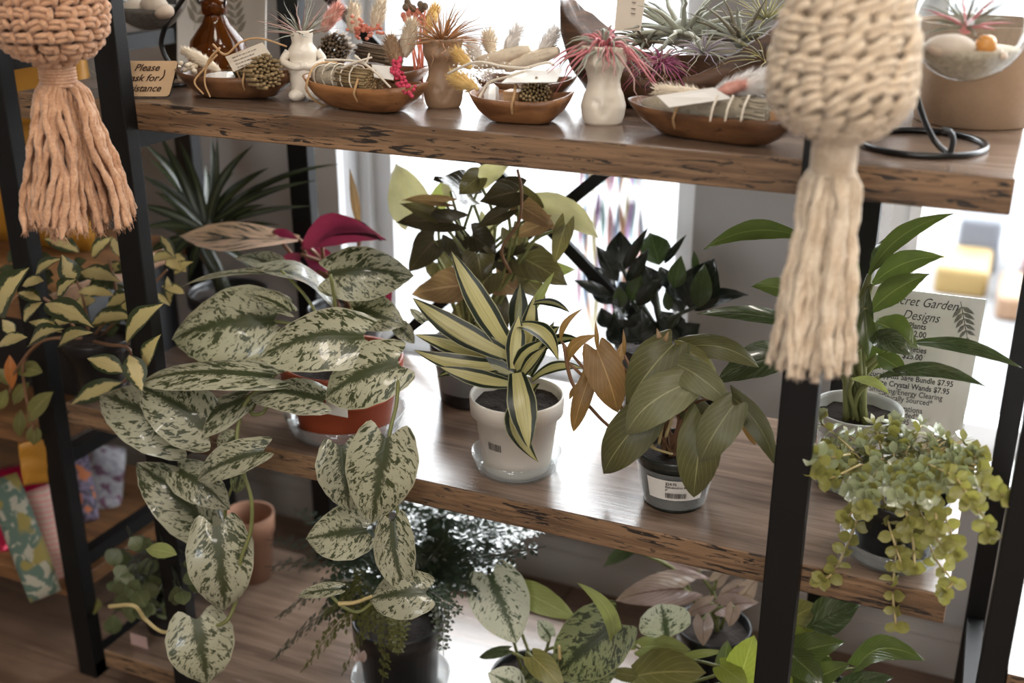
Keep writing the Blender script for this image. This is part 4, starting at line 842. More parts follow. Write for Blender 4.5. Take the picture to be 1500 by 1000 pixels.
for z in (-.27, .30): MB().bar(Vector((.657, .0, z)), Vector((.6455, .39, z)), .02, .02).build('side_rail', M['black'], ru, smooth=False)
M['pale_board'] = wood('pale_board', (.45, .43, .41), (.62, .6, .58), rough=.25, crackamt=0, stretch=(1.5, 14, 14))
m = MB().box((.6705, -.024, -.085), (1.4, .42, -.055)); m.mi = [0, 0, 1, 1, 1, 1]; m.build('shelf_board', [M['pale_board'], M['wood_edge']], ru, smooth=False)
cb_ = thing('dark_filler_crate', Vector((-.8, .29, -.09)), 'dark filler crate added to darken the space behind the cream and green plant', 'crate')  # crate added to make the gap behind the wax plant dark
m = MB()
for lo, hi in (((-1.02, .17, -.09), (-.64, .18, .09)), ((-1.02, .37, -.09), (-.64, .38, .09)), ((-1.02, .18, -.09), (-1.01, .37, .09)), ((-.65, .18, -.09), (-.64, .37, .09)), ((-1.01, .18, -.09), (-.65, .37, -.082))): m.box(lo, hi)
bev(m.build('crate_body', M['blackpot'], cb_, smooth=False), .002)
# goods on the left unit
def pouch(name, label, cat, A, B, wd, th, mat, side=None):
    ax = (A-B); H = ax.length; ax.normalize(); v = (CAM-B); s = side if side is not None else v.cross(ax).normalized(); nrm = ax.cross(s)
    rows = []
    for i in range(13):
        f = i/12; zz = H*f; k = (1-abs(2*f-1)**4)*.7+.3
        rows.append([B+ax*zz+s*(wd/2*(1-.06*abs(2*f-1)**3))*math.cos(a)*(abs(math.cos(a))**-.35 if abs(math.cos(a)) > 1e-3 else 1)+nrm*th/2*k*math.sin(a)+nrm*.004*mnoise.noise(Vector((f*5, a, H*50))) for a in [2*math.pi*j/20 for j in range(20)]])
    o = MB().grid(rows, closed=True, cap=True).build(name, mat); o['label'] = label; o['category'] = cat; return o
def floral(name, a, b, c_, sc=60.):
    n = NT(name); vo = n.add('ShaderNodeTexVoronoi'); n.put(vo.inputs['Vector'], n.coord()); vo.inputs['Scale'].default_value = sc
    z = n.noise(n.coord(), sc*.7, 2.); c1 = n.mix(n.step(n.noise(n.coord(), sc*1.3, 3., .6, 1.), .5, .54), a, b); return n.set(col=n.mix(n.step(z, .56, .6), c1, c_), rough=.8)
def stripes(name, a, b, k=900.):
    n = NT(name); s = n.sep(n.coord()); w_ = n.m('SINE', n.m('MULTIPLY', s[2], k)); return n.set(col=n.mix(n.step(w_, -.2, .2), a, b), rough=.8)
M['mustard'] = plain('mustard_leather', (.42, .19, .02), .45, .15, 8.)
ZL = -.345
pouch('fabric_pouch', 'green floral fabric pouch at the lower left edge', 'pouch', at(2, 700, .06), atz(22, 905, ZL)+Vector((0, .06, 0)), .05, .03, floral('green_floral', (.07, .11, .085), (.3, .28, .22), (.2, .16, .04), 28.))
pouch('fabric_pouch', 'pink striped fabric pouch leaning by the dark post', 'pouch', at(52, 716, .1), atz(72, 870, ZL)+Vector((-.008, .05, 0)), .042, .026, stripes('pink_stripe', (.55, .26, .24), (.5, .36, .3)))
pouch('sequin_pouch', 'magenta sequin pouch behind the pink striped pouch', 'pouch', at(20, 684, .2), atz(42, 800, ZL)+Vector((0, .0, 0)), .09, .03, plain('magenta_sequins', (.4, .01, .05), .25, .5, 90., metal=.4))
pouch('fabric_pouch', 'purple patterned fabric pouch behind the dark post', 'pouch', at(112, 668, .25), atz(136, 778, ZL)+Vector((-.03, .02, 0)), .04, .025, floral('purple_floral', (.24, .2, .3), (.06, .06, .08), (.6, .2, .08), 70.))
pouch('fabric_pouch', 'white glossy pouch on the dim left shelf', 'pouch', at(160, 655, .36), atz(178, 752, ZL)+Vector((-.04, .0, 0)), .06, .025, floral('white_print', (.5, .5, .52), (.35, .33, .38), (.2, .1, .15)))
pouch('handbag', 'large mustard yellow leather bag on the left unit', 'bag', at(-10, 40, .28), Vector((at(10, 300, .28).x, .28, .112)), .36, .1, M['mustard'], Vector((1, 0, 0)))
hb = bpy.data.objects['handbag']; hx, hz = at(-10, 40, .28).x, at(-10, 40, .28).z
fl_ = MB(); rows = []
for i in range(9):
    f = i/8; rows.append([Vector((hx+.17*(2*j/12-1)*(1-.15*max(0, f-.6)), .228-.006*math.sin(math.pi*j/12)-.012*math.sin(f*2.2), hz+.002-(hz-.2)*.55*f*(1-.12*(2*j/12-1)**2))) for j in range(13)])
fl_.grid(rows); fb = fl_.build('flap', M['mustard'], hb); fb.modifiers.new('thick', 'SOLIDIFY').thickness = .004
MB().tube(bez([Vector((hx-.12, .28, hz-.01)), Vector((hx-.1, .28, hz+.1)), Vector((hx, .28, hz+.15)), Vector((hx+.1, .28, hz+.1)), Vector((hx+.12, .28, hz-.01))], 24), .006, 7).build('handle', M['mustard'], hb)
MB().ball((hx, .216, hz-(hz-.2)*.5), .008, .004, .008, 10, 6).build('clasp', M['black'], hb)
pouch('fabric_swatch', 'mustard fabric swatch hanging below the left board', 'fabric', at(50, 645, .03), at(58, 708, .03), .045, .006, M['mustard'])
# ------------------------------------------------------------------ top shelf goods
def acacia(name, c1, c2): return wood(name, c1, c2, crack=(.05, .02, .008), rough=.34, crackamt=.5, stretch=(3., 9., 9.), sc=4.)
M['bowlw'] = acacia('acacia_wood', (.13, .05, .018), (.34, .155, .058)); M['bowld'] = acacia('dark_acacia_wood', (.07, .03, .014), (.2, .09, .036))
M['stemst'] = plain('dried_stems', (.26, .18, .085), .8, .6, 180.); M['stemd'] = plain('dark_dried_stems', (.13, .09, .055), .85, .6, 180.)
M['sage'] = plain('grey_sage', (.36, .31, .23), .9, .35, 120., bump=.6, bumpsc=200.)
M['twine'] = plain('jute_twine', (.5, .31, .15), .85, .3, 300.); M['twinew'] = plain('pale_twine', (.66, .58, .47), .85, .2, 300.)
M['fluffw'] = plain('cream_grass_fluff', (.72, .62, .48), .9, .15, 80.); M['fluffb'] = plain('tan_grass_fluff', (.42, .28, .17), .9, .2, 80.); M['fluffp'] = plain('blush_grass_fluff', (.72, .38, .31), .9, .15, 80.); M['fluffy'] = plain('yellow_grass_fluff', (.75, .52, .2), .9, .15, 80.)
M['white_fur'] = plain('white_fluff', (.8, .76, .72), .9, .08, 60.)
M['card'] = plain('cream_card', (.72, .64, .53), .7, .05); M['pinkfl'] = plain('pink_dried_flower', (.55, .05, .1), .7, .3, 150.); M['coral'] = plain('coral_dried_flower', (.6, .2, .13), .7, .3, 150.)
n = NT('selenite_crystal'); n.set(col=(.85, .85, .84), rough=.25, sss=.3); n.p.inputs['Subsurface Radius'].default_value = (.01, .01, .01); M['crystal'] = n.mat
M['palo'] = wood('palo_santo_stick', (.36, .17, .07), (.6, .36, .18), crackamt=0, rough=.6, stretch=(6, 40, 40))
M['ceram'] = plain('cream_ceramic', (.70, .62, .51), .32, .05, 40.); M['ceramw'] = plain('white_ceramic', (.74, .67, .57), .2, .04, 30.); M['ceramb'] = plain('brown_ceramic', (.27, .165, .095), .45, .25, 20.)
def bowl(parent, P, a, b, h, yaw, mat, ex=2.5, base=.42, name='bowl', skew=0.):
    m = MB(); rows = []; N = 40; Rz = Matrix.Rotation(yaw, 3, 'Z')
    pr = [(.001, 0), (base, 0), (base+.2, .10), (.82, .45), (.93, .75), (1., 1.), (.955, 1.01), (.9, .8), (.76, .5), (.5, .22), (.001, .18)]
    for f, z in pr:
        row = []
        for k in range(N):
            th = 2*math.pi*k/N; cs, sn = math.cos(th), math.sin(th)
            x = a*f*math.copysign(abs(cs)**(2/ex), cs); y_ = b*f*math.copysign(abs(sn)**(2/ex), sn)
            zz = h*z*(1+.22*(abs(x)/a)**3 if z > .3 else 1)
            row.append(P+Rz @ Vector((x, y_, zz)))
        rows.append(row)
    m.grid(rows, closed=True); return m.build(name, mat, parent)
def fluff(parent, A, B, r, mat, n=420, name='bunny_tail', hair=.6, seed=1):
    rg = random.Random(seed); ax = B-A; Ln = ax.length; ax.normalize(); x, y_, _ = basis(ax); m = MB(); rows = []
    for i in range(9):
        f = i/8; q = r*.62*math.sin(math.pi*(.08+.84*f))**.7
        rows.append([A+ax*Ln*f+x*q*math.cos(k*.785)+y_*q*math.sin(k*.785) for k in range(8)])
    m.grid(rows, closed=True, cap=True)
    for _ in range(n):
        f = rg.random()**.8; a = rg.uniform(0, 6.28); q = r*.6*math.sin(math.pi*(.08+.84*f))**.7
        o = x*math.cos(a)+y_*math.sin(a); b = A+ax*Ln*f+o*q; e = b+(o*rg.uniform(.3, .8)+ax*rg.uniform(.3, 1.1))*r*hair; s = o.cross(ax)*r*.055
        k = len(m.v); m.v += [b-s, b+s, e]; m.face((k, k+1, k+2))
    return m.build(name, mat, parent)
def stems(parent, A, B, r, mat, n=70, name='stem_bundle', seed=1, sr=None):
    rg = random.Random(seed); ax = B-A; x, y_, d = basis(ax); m = MB(); sr = sr or r/math.sqrt(n)*.8
    for k in range(n):
        q = r*math.sqrt((k+.5)/n)*.95; a = k*2.39996; o = x*q*math.cos(a)+y_*q*math.sin(a); j = rg.uniform(-.04, .03)*ax.length
        m.tube([A+o*1.05+d*rg.uniform(-.06, .06)*ax.length, (A+B)/2+o*.93, B+o+d*j], [sr*rg.uniform(.7, 1.1)]*3, 6)
    o = m.build(name, mat, parent, smooth=True); o['kind'] = 'stuff'; return o
def sagetorp(parent, A, B, r, mat, seed=1):
    rg = random.Random(seed); ax = B-A; x, y_, d = basis(ax); m = MB(); rows = []
    for i in range(15):
        f = i/14; q = r*(math.sin(math.pi*(.06+.88*f))**.45)
        rows.append([A+ax*f+(x*math.cos(k*.3142)+y_*math.sin(k*.3142))*q*(1+.16*mnoise.noise(Vector((f*9, k*.9, seed*3.3)))) for k in range(20)])
    m.grid(rows, closed=True, cap=True)
    for _ in range(130):        # leaf tips lying along the bundle
        f = rg.uniform(.03, .9); a = rg.uniform(0, 6.28); o = x*math.cos(a)+y_*math.sin(a); q = r*(math.sin(math.pi*(.06+.88*f))**.45); b = A+ax*f+o*q*.98
        e = b+d*r*rg.uniform(.5, .9)+o*r*rg.uniform(.03, .16); s = o.cross(d)*r*.14; k = len(m.v); m.v += [b, (b+e)/2+s, e, (b+e)/2-s]; m.face((k, k+1, k+2, k+3))
    return m.build('sage_bundle', mat, parent)
def coil(parent, A, B, r, turns, rad, mat, name='twine'):
    ax = B-A; x, y_, d = basis(ax); pts = []
    for i in range(turns*12+1): a = i*math.pi/6; pts.append(A+ax*(i/(turns*12))+(x*math.cos(a)+y_*math.sin(a))*r)
    return MB().tube(pts, rad, 5).build(name, mat, parent)
def loop(parent, P, a, h0, h1, yaw, off, rad, mat):      # twine tied across a bowl
    Rz = Matrix.Rotation(yaw, 3, 'Z'); pts = []
    for k in range(28):
        th = 2*math.pi*k/28; cz = (h0+h1)/2; y_ = a*math.copysign(abs(math.cos(th))**.75, math.cos(th)); z = cz+(h1-h0)/2*math.sin(th)
        if z < (h1*.5): y_ *= .55+.45*max(0, z/(h1*.5))
        pts.append(P+Rz @ Vector((off+.002*math.sin(3*th), y_, z)))
    return MB().tube(pts, rad, 5, closed=True).build('twine', mat, parent)
def slab(parent, C4, th, mat, name):       # flat card from 4 corners
    n = (C4[1]-C4[0]).cross(C4[3]-C4[0]).normalized()*th; m = MB(); m.v = [Vector(p) for p in C4]+[p-n for p in C4]
    for f in ((0, 1, 2, 3), (7, 6, 5, 4), (0, 4, 5, 1), (1, 5, 6, 2), (2, 6, 7, 3), (3, 7, 4, 0)): m.face(f)
    return m.build(name, mat, parent, smooth=False)
def px4(pts, Y): return [at(p[0], p[1], Y+(p[2] if len(p) > 2 else 0)) for p in pts]
def crystal(parent, A, B, r, seed=1):
    rg = random.Random(seed); ax = B-A; x, y_, d = basis(ax); rows = []
    for f, q in ((-.02, .35), (.06, .85), (.5, 1), (.9, .8), (1.02, .25)): rows.append([A+ax*f+(x*math.cos(k*1.0472)+y_*math.sin(k*1.0472)*.7)*r*q*rg.uniform(.85, 1.1) for k in range(6)])
    return MB().grid(rows, closed=True, cap=True).build('crystal', M['crystal'], parent, smooth=False)
def scribble(parent, C4, rows, mat, fr=.75, seed=1):       # unreadable fine print on a tag
    rg = random.Random(seed); m = MB(); e1 = C4[1]-C4[0]; e2 = C4[3]-C4[0]; n = e1.cross(e2).normalized()*.0004
    for i in range(rows):
        v = (i+.8)/(rows+.6); x = .12
        while x < .12+fr*rg.uniform(.75, 1):
            w_ = rg.uniform(.03, .1); k = len(m.v); m.v += [C4[0]+e1*x+e2*v+n, C4[0]+e1*(x+w_)+e2*v+n, C4[0]+e1*(x+w_)+e2*(v+.05)+n, C4[0]+e1*x+e2*(v+.05)+n]; m.face((k, k+1, k+2, k+3)); x += w_+.025
    return m.build('fine_print', mat, parent, smooth=False)
M['inkg'] = plain('faded_ink', (.2, .17, .14), .8)
# --- gift bowl 1
def giftroot(px, py, label):
    P = atz(px, py, ZT); t = thing('gift_bowl', P, label, 'gift bowl', 'wooden gift bowls on the top shelf'); return t, P
t, P = giftroot(350, 142, 'wooden boat bowl with cream grass, crystal and paper tag nearest the small sign')
Y = P.y; k = size(1, P); bowl(t, P, 92*k, 42*k, 33*k, .28, M['bowld'], 2.3)
fluff(t, at(322, 104, Y-.01), at(268, 73, Y), 13*k, M['fluffw'], hair=.5, seed=2); crystal(t, at(302, 116, Y-.02), at(342, 112, Y-.02), 14*k, 3)
stems(t, at(356, 106, Y+.03), at(392, 105, Y-.03), 25*k, M['stemst'], 55, seed=4); coil(t, at(362, 106, Y+.02), at(378, 105, Y-.005), 26*k, 2, 1.6*k, M['twine'])
C4 = px4([(330, 83, -.015), (384, 62, -.01), (396, 79, -.02), (342, 105, -.03)], Y); C4 = C4[::-1]; tg_ = slab(t, C4, .0008, M['card'], 'tag'); scribble(tg_, px4([(331, 83, -.0165), (384, 63, -.0115), (395, 79, -.0215), (343, 104, -.0315)], Y)[::1], 4, M['inkg'], .7)
loop(t, P, 44*k, -.5*k, 58*k, .28, .02, 1.8*k, M['twine'])
for pts in ([(322, 70, Y-.03), (305, 90, Y-.035), (300, 120, Y-.04), (308, 142, Y-.05)], [(318, 80, Y-.03), (300, 100, Y-.035), (285, 120, Y-.045), (298, 138, Y-.05)], [(312, 65, Y-.02), (330, 80, Y-.03), (352, 62, Y-.02), (380, 56, Y-.01), (420, 68, Y)]): vine(t, pts, 3.6, M['twine'], 20, 'twine', 5)
RGF = random.Random(8); m = MB()
for i in range(16): q = at(RGF.uniform(258, 286), RGF.uniform(92, 116), Y-.015+RGF.uniform(-.01, .01)); m.ball(q, 4.5*k, 4.5*k, 3.4*k, 7, 5)
m.build('dried_flowers', M['fluffw'], t)['kind'] = 'stuff'; MB().box(tuple(at(338, 122, Y-.01)), tuple(at(338, 122, Y-.01)+Vector((24*k, .02, 8*k)))).build('palo_santo_stick', M['palo'], t, smooth=False)
# --- gift bowl 2
t, P = giftroot(536, 160, 'wooden boat bowl with rolled sage, tan bunny tails and a bright pink dried flower')
Y = P.y; k = size(1, P); bowl(t, P, 103*k, 44*k, 37*k, -.12, M['bowlw'], 3.)
sagetorp(t, at(462, 112, Y+.01), at(520, 117, Y-.012), 20*k, M['sage'], 5); stems(t, at(505, 116, Y-.008), at(548, 122, Y-.022), 20*k, M['stemst'], 80, seed=6); coil(t, at(470, 112, Y+.008), at(535, 118, Y-.016), 21*k, 5, 1.3*k, M['twinew'])
fluff(t, at(584, 100, Y+.005), at(572, 55, Y+.01), 17*k, M['fluffb'], 600, hair=.75, seed=7); fluff(t, at(592, 84, Y+.012), at(604, 32, Y+.02), 16*k, M['fluffw'], 600, hair=.8, seed=8)
m = MB(); rg = random.Random(9); pa = bez([at(584, 88, Y-.012), at(580, 106, Y-.018), at(590, 122, Y-.022), at(601, 134, Y-.026)], 16)
for p in pa:
    for j in range(5): m.ball(p+Vector((rg.uniform(-1, 1), rg.uniform(-1, 1), rg.uniform(-1, 1)))*6.5*k, 3.6*k, 2.4*k, 3.*k, 6, 4)
m.build('pink_flower', M['pinkfl'], t)['kind'] = 'stuff'
slab(t, px4([(544, 94, -.015), (580, 98, -.015), (576, 117, -.025), (548, 113, -.025)], Y)[::-1], .0008, M['paper'], 'tag')
loop(t, P, 46*k, -.5*k, 62*k, -.12, -.055, 1.8*k, M['twine']); loop(t, P, 46*k, -.5*k, 60*k, -.12, .012, 1.8*k, M['twine'])
for pts in ([(476, 88, Y-.02), (500, 88, Y-.02), (530, 92, Y-.025), (552, 108, Y-.03), (572, 128, Y-.04)], [(520, 82, Y-.02), (535, 92, Y-.025), (541, 78, Y-.02)], [(500, 100, Y-.03), (525, 90, Y-.03), (545, 84, Y-.02)]): vine(t, pts, 4, M['twinew'], 20, 'twine', 5)
# --- gift bowl 3
t, P = giftroot(764, 178, 'square edged wooden bowl with crystal, white tag and a wrapped stem bundle')
Y = P.y; k = size(1, P); bowl(t, P, 75*k, 46*k, 36*k, .12, M['bowlw'], 4.)
crystal(t, at(720, 156, Y-.02), at(722, 124, Y-.012), 15*k, 12); MB().box(tuple(at(737, 152, Y-.02)), tuple(at(737, 152, Y-.02)+Vector((24*k, 26*k, 18*k)))).build('palo_santo_stick', M['palo'], t, smooth=False)
stems(t, at(782, 130, Y+.04), at(785, 136, Y-.025), 23*k, M['stemst'], 60, seed=13); MB().tube(bez([at(783, 131, Y+.035), at(785, 135, Y-.02)], 4), 25.5*k, 16, cap=False).build('clear_wrap', M['clear'], t)
C4 = px4([(735, 122, -.035), (755, 104, .0), (824, 101, .0), (815, 121, -.035)], Y); slab(t, C4, .0008, M['paper'], 'tag')
fluff(t, at(700, 132, Y+.0), at(664, 112, Y+.005), 15*k, M['fluffy'], 500, hair=.9, seed=14, name='yellow_grass'); fluff(t, at(690, 100, Y+.02), at(668, 76, Y+.02), 13*k, M['fluffy'], 400, hair=1., seed=15, name='yellow_grass')
m = MB(); rg = random.Random(16)
for i in range(120): m.ball(at(rg.gauss(706, 16), rg.gauss(104, 14), Y+.02+rg.uniform(-.02, .02)), 1.6*k, seg=5, rings=4)
m.build('white_sprays', M['white_fur'], t)['kind'] = 'stuff'
loop(t, P, 49*k, -.5*k, 64*k, .12, .0, 2.3*k, M['twine'])
for pts in ([(656, 108, Y-.02), (672, 100, Y-.02), (700, 91, Y-.02), (740, 98, Y-.02), (775, 100, Y-.02)], [(700, 148, Y-.03), (715, 122, Y-.02), (745, 112, Y-.02), (770, 104, Y-.02)], [(770, 100, Y), (800, 92, Y), (812, 96, Y)]): vine(t, pts, 4.5, M['twinew'], 20, 'twine', 5)
# --- gift bowl 4
t, P = giftroot(1046, 204, 'long dark wooden tray with white fur, sage and folded paper tag beside the cream hanger')
Y = P.y; k = size(1, P); bowl(t, P, 140*k, 44*k, 40*k, -.2, M['bowld'], 3.2)
sagetorp(t, at(945, 155, Y+.015), at(1118, 163, Y-.02), 24*k, M['sage'], 17)
stems(t, at(1090, 160, Y-.015), at(1126, 166, Y-.02), 20*k, M['sage'], 50, seed=18)
fluff(t, at(1040, 140, Y), at(960, 132, Y+.01), 15*k, M['fluffw'], 500, hair=.8, seed=19, name='grass_plume'); fluff(t, at(1045, 138, Y-.005), at(1150, 112, Y+.01), 25*k, M['white_fur'], 900, hair=.7, seed=20); fluff(t, at(1050, 136, Y-.02), at(1092, 122, Y-.015), 13*k, M['fluffp'], 260, hair=.7, seed=21)
C4 = px4([(962, 140, -.03), (1045, 128, -.02), (1072, 144, -.035), (980, 157, -.04)], Y)[::-1]; slab(t, C4, .0008, M['paper'], 'tag')
loop(t, P, 46*k, -.5*k, 66*k, -.2, -.03, 2.2*k, M['twine'])
for x0 in (1040, 1062, 1085): vine(t, [(x0+12, 140, Y-.03), (x0+4, 158, Y-.045), (x0, 178, Y-.05)], 4, M['twinew'], 10, 'twine', 5)
MB().bar(at(1120, 168, Y-.01), at(1168, 176, Y-.01), 16*k, 14*k).build('palo_santo_stick', M['palo'], t, smooth=False)
# --- back row bowls
for i, (bx, by, a_, lab, fl, st) in enumerate(((560, 118, 60, 'wooden bowl of stems and pale bunny tails behind the pink flower bowl', [((515, 48), (520, 6), 'fluffw'), ((548, 44), (560, 2), 'fluffw'), ((472, 46), (498, 8), 'fluffp')], ((490, 72), 24)),
     (770, 118, 62, 'wooden bowl of cream husks and white grass behind the wrapped stem bundle', [((700, 92), (690, 62), 'white_fur'), ((740, 82), (760, 40), 'white_fur'), ((790, 82), (815, 44), 'white_fur'), ((720, 80), (715, 48), 'fluffw')], ((745, 92), 12)))):
    P = atz(bx, by, ZT); P.y = .19; P = Vector((at(bx, by, .19).x, .19, ZT)); k = size(1, P)
    t = thing('gift_bowl', P, lab, 'gift bowl', 'wooden gift bowls on the top shelf'); bowl(t, P, a_*k*1.2, 44*k, 30*k, .1, M['bowld'], 3.)
    for j, (A, B, mm) in enumerate(fl): fluff(t, at(*A, .19), at(*B, .2), 15*k, M[mm], 420, hair=.7, seed=30+i*9+j)
    if i == 0: stems(t, at(st[0][0]+6, st[0][1]-4, .23), at(*st[0], .16), st[1]*k, M['stemd'], 60, seed=50); stems(t, at(530, 75, .2), at(575, 82, .17), 14*k, M['stemd'], 40, seed=51); m = MB(); rg = random.Random(5); [m.ball(at(rg.gauss(530, 11), rg.gauss(43, 6), .185+rg.uniform(-.01, .01)), 3.4*k, 3.4*k, 2.6*k, seg=6, rings=4) for _ in range(46)]; m.build('coral_flowers', M['coral'], t)['kind'] = 'stuff'
    else:
        for A, B in (((695, 96), (775, 72)), ((740, 100), (818, 74)), ((700, 88), (750, 92))): sagetorp(t, at(*A, .185), at(*B, .185), 11*k, M['fluffw'], 52+A[0])
m = MB(); rg = random.Random(6); P_ = at(612, 40, .2); t = thing('dried_poppy_bunch', Vector((P_.x, .2, ZT)), 'bunch of dried brown pods and coral flowers behind the brown vase', 'dried flowers'); k = size(1, P_)
for i in range(9):
    q = at(rg.uniform(594, 624), rg.uniform(0, 16), .2+rg.uniform(-.01, .01)); MB().ball(q, 5*k, 5*k, 5.5*k, 8, 6).build('pod', M['stemd'], t)
    m.tube([Vector((P_.x+rg.uniform(-.01, .01), .2, ZT+.0)), q], .0012, 4)
for i in range(14): m.ball(at(rg.uniform(590, 622), rg.uniform(16, 34), .2), 5*k, seg=6, rings=4)
m.build('stalks', M['coral'], t); fluff(t, at(622, 50, .2), at(640, 8, .21), 15*k, M['fluffy'], 300, hair=.6, seed=66, name='yellow_grass')
# --- body shaped vases
def torso(label, px, py, wrim, topy, mat, nm='torso_vase'):
    P = atz(px, py, ZT); k = size(1, P); H = (at(px, topy, P.y).z-ZT); t = thing(nm, P, label, 'vase'); m = MB(); rows = []
    W = [(0, .78), (.03, .86), (.12, .95), (.24, 1.0), (.36, .9), (.48, .74), (.56, .71), (.66, .78), (.76, .93), (.82, .97), (.88, .96), (.95, 1.02), (1., 1.06)]
    rz = camang(P)
    for i in range(33):
        f = i/32; hw = tab(W, f)*wrim/2*k; row = []
        for j in range(40):
            th = 2*math.pi*j/40; x = hw*math.cos(th); d = hw*.72*math.sin(th)
            front = max(0, math.sin(th))
            bust = .16*hw*front*math.exp(-((f-.77)/.07)**2)*(math.exp(-((math.cos(th)-.42)/.28)**2)+math.exp(-((math.cos(th)+.42)/.28)**2))*1.6
            vline = -.12*hw*front**.5*math.exp(-((abs(math.cos(th))-max(0, (f-.13)*1.9))/.09)**2)*(1 if .12 < f < .34 else 0)
            d += (bust+vline)
            row.append(P+Matrix.Rotation(rz-math.pi/2, 3, 'Z') @ Vector((x, d, H*f)))
        rows.append(row)
    inner = [[p.lerp(Vector((P.x, P.y, p.z)), .14) for p in rows[-1]], [Vector((P.x, P.y, P.z+H*.8)).lerp(p-Vector((0, 0, H*.2)), .75) for p in rows[-1]], [Vector((P.x, P.y, P.z+H*.8))+(p-Vector((P.x, P.y, p.z)))*.02 for p in rows[-1]]]
    m.grid([[Vector((P.x, P.y, P.z))+(p-P)*.02 for p in rows[0]]]+rows+inner, closed=True); m.build('body', mat, t); return t, P, k, H
_, PB, kb, HB = torso('brown glazed body shaped vase holding an orange air plant', 650, 157, 58, 56, M['ceramb'])
_, PWv, kw_, HW = torso('cream speckled body shaped vase holding a pink air plant', 883, 181, 66, 66, M['ceram'])
P = atz(448, 145, ZT); k = size(1, P); H = at(448, 44, P.y).z-ZT; t = thing('figure_vase', P, 'small white figure vase with folded arms holding a green air plant', 'vase'); PF, HFv = P, H
W = [(0, .55), (.05, .8), (.15, .86), (.3, .9), (.42, .98), (.5, .9), (.56, .82), (.64, .9), (.72, .86), (.78, .64), (.84, .62), (.92, .68), (1, .68)]
m = MB().lathe([(.001, .004)]+[(tab(W, i/24)*24*k, .004+(H-.004)*i/24) for i in range(25)]+[(13*k, H), (12*k, H*.8), (.001, H*.8)], P, 28); m.build('body', M['ceramw'], t)
rv = Matrix.Rotation(camang(P)-math.pi/2, 3, 'Z')
for sg in (-1, 1):
    MB().ball(P+rv @ Vector((sg*12*k, 12*k, 8*k)), 12*k, 15*k, 9*k, 12, 8).build('foot', M['ceramw'], t)
    MB().tube(bez([P+rv @ Vector((sg*20*k, 2*k, H*.70)), P+rv @ Vector((sg*28*k, 6*k, H*.56)), P+rv @ Vector((sg*12*k, 20*k, H*.50)), P+rv @ Vector((-sg*6*k, 22*k, H*.52))], 14), [6*k]*6+[5.5*k]*4+[5*k]*6, 10).build('arm', M['ceramw'], t)
# --- air plants
def airplant(label, c, r, n, w_, mats, droop, seed, spread=1., up=.7, group='air plants', name='air_plant'):
    rg = random.Random(seed); t = thing(name, c, label, 'air plant', group); cc = Vector(c)
    for i in range(n):
        a = i*2.39996+rg.uniform(-.3, .3); el = lerp(1.35, .1, ((i+.5)/n)**.8)*up+rg.uniform(-.15, .15); ln = r*rg.uniform(.75, 1.1)
        d = Vector((math.cos(a)*math.cos(el)*spread, math.sin(a)*math.cos(el)*spread, math.sin(el))); dr = droop*rg.uniform(.6, 1.3)
        P0 = cc+Vector((d.x, d.y, 0))*r*.05; pts = []
        for q in range(9): f = q/8; pts.append(P0+d*ln*f+Vector((0, 0, -dr*ln*f*f))+Vector((d.y, -d.x, 0))*.1*ln*f*f*rg.uniform(-1, 1))
        MB().tube(pts, [w_*(1-.93*q/8)*(.85 if q == 0 else 1) for q in range(9)], 5).build('blade', mats[i % len(mats)], t)
    MB().ball(cc+Vector((0, 0, r*.03)), w_*3.2, w_*3.2, w_*3.6, 8, 6).build('bulb', mats[0], t); return t
M['ap_o'] = plain('orange_air_plant', (.45, .2, .07), .6); M['ap_o2'] = plain('ginger_air_plant', (.3, .16, .07), .6)
M['ap_p'] = plain('pink_air_plant', (.5, .16, .17), .5); M['ap_p2'] = plain('dusty_pink_air_plant', (.42, .25, .22), .55); M['ap_g'] = plain('silver_green_air_plant', (.3, .31, .25), .6); M['ap_g2'] = plain('pale_green_air_plant', (.4, .4, .31), .6)
M['ap_v'] = plain('magenta_air_plant', (.33, .08, .17), .5); M['ap_l'] = plain('lavender_air_plant', (.38, .32, .38), .55); M['ap_y'] = plain('yellow_green_air_plant', (.45, .4, .16), .6); M['ap_d'] = plain('brown_green_air_plant', (.17, .14, .09), .6)
airplant('orange spiky air plant in the brown vase', (PB.x, PB.y, ZT+HB*.93), .064, 110, .00095, [M['ap_o'], M['ap_o2']], .3, 71, up=1.0)
airplant('small green air plant in the white figure vase', (PF.x, PF.y, ZT+HFv*.93), .052, 42, .0012, [M['ap_g'], M['ap_d'], M['ap_p2']], .12, 72, up=.9)
airplant('pink drooping air plant in the cream vase', (PWv.x, PWv.y, ZT+HW*.93), .060, 90, .0027, [M['ap_p'], M['ap_p2'], M['ap_g'], M['ap_p']], .85, 73, up=1.15)
# --- live edge bowl
PS = Vector((.215, .235, ZT)); PS = Vector((at(985, 140, .225).x, .225, ZT)); k = size(1, PS)
t = thing('live_edge_bowl', PS, 'large dark live edge wooden bowl filled with moss and air plants', 'bowl')
m = MB(); rows = []; N = 56; pr = [(.001, 0), (.5, 0), (.76, .12), (.92, .4), (.98, .75), (1., 1.), (.93, 1.), (.85, .8), (.6, .55), (.001, .5)]
for f, z in pr:
    row = []
    for j in range(N):
        th = 2*math.pi*j/N; cs, sn = math.cos(th), math.sin(th); e = .05*mnoise.noise(Vector((cs*3, sn*3, z*2)))
        lift = 1+(2.3*abs(cs)**1.7 if z > .1 else 0)
        row.append(PS+Vector((178*k*f*(1+e)*cs, 74*k*f*(1+e)*sn, 44*k*z*lift+(3*k*mnoise.noise(Vector((cs*8, sn*8, 1))) if z > .8 else 0))))
    rows.append(row)
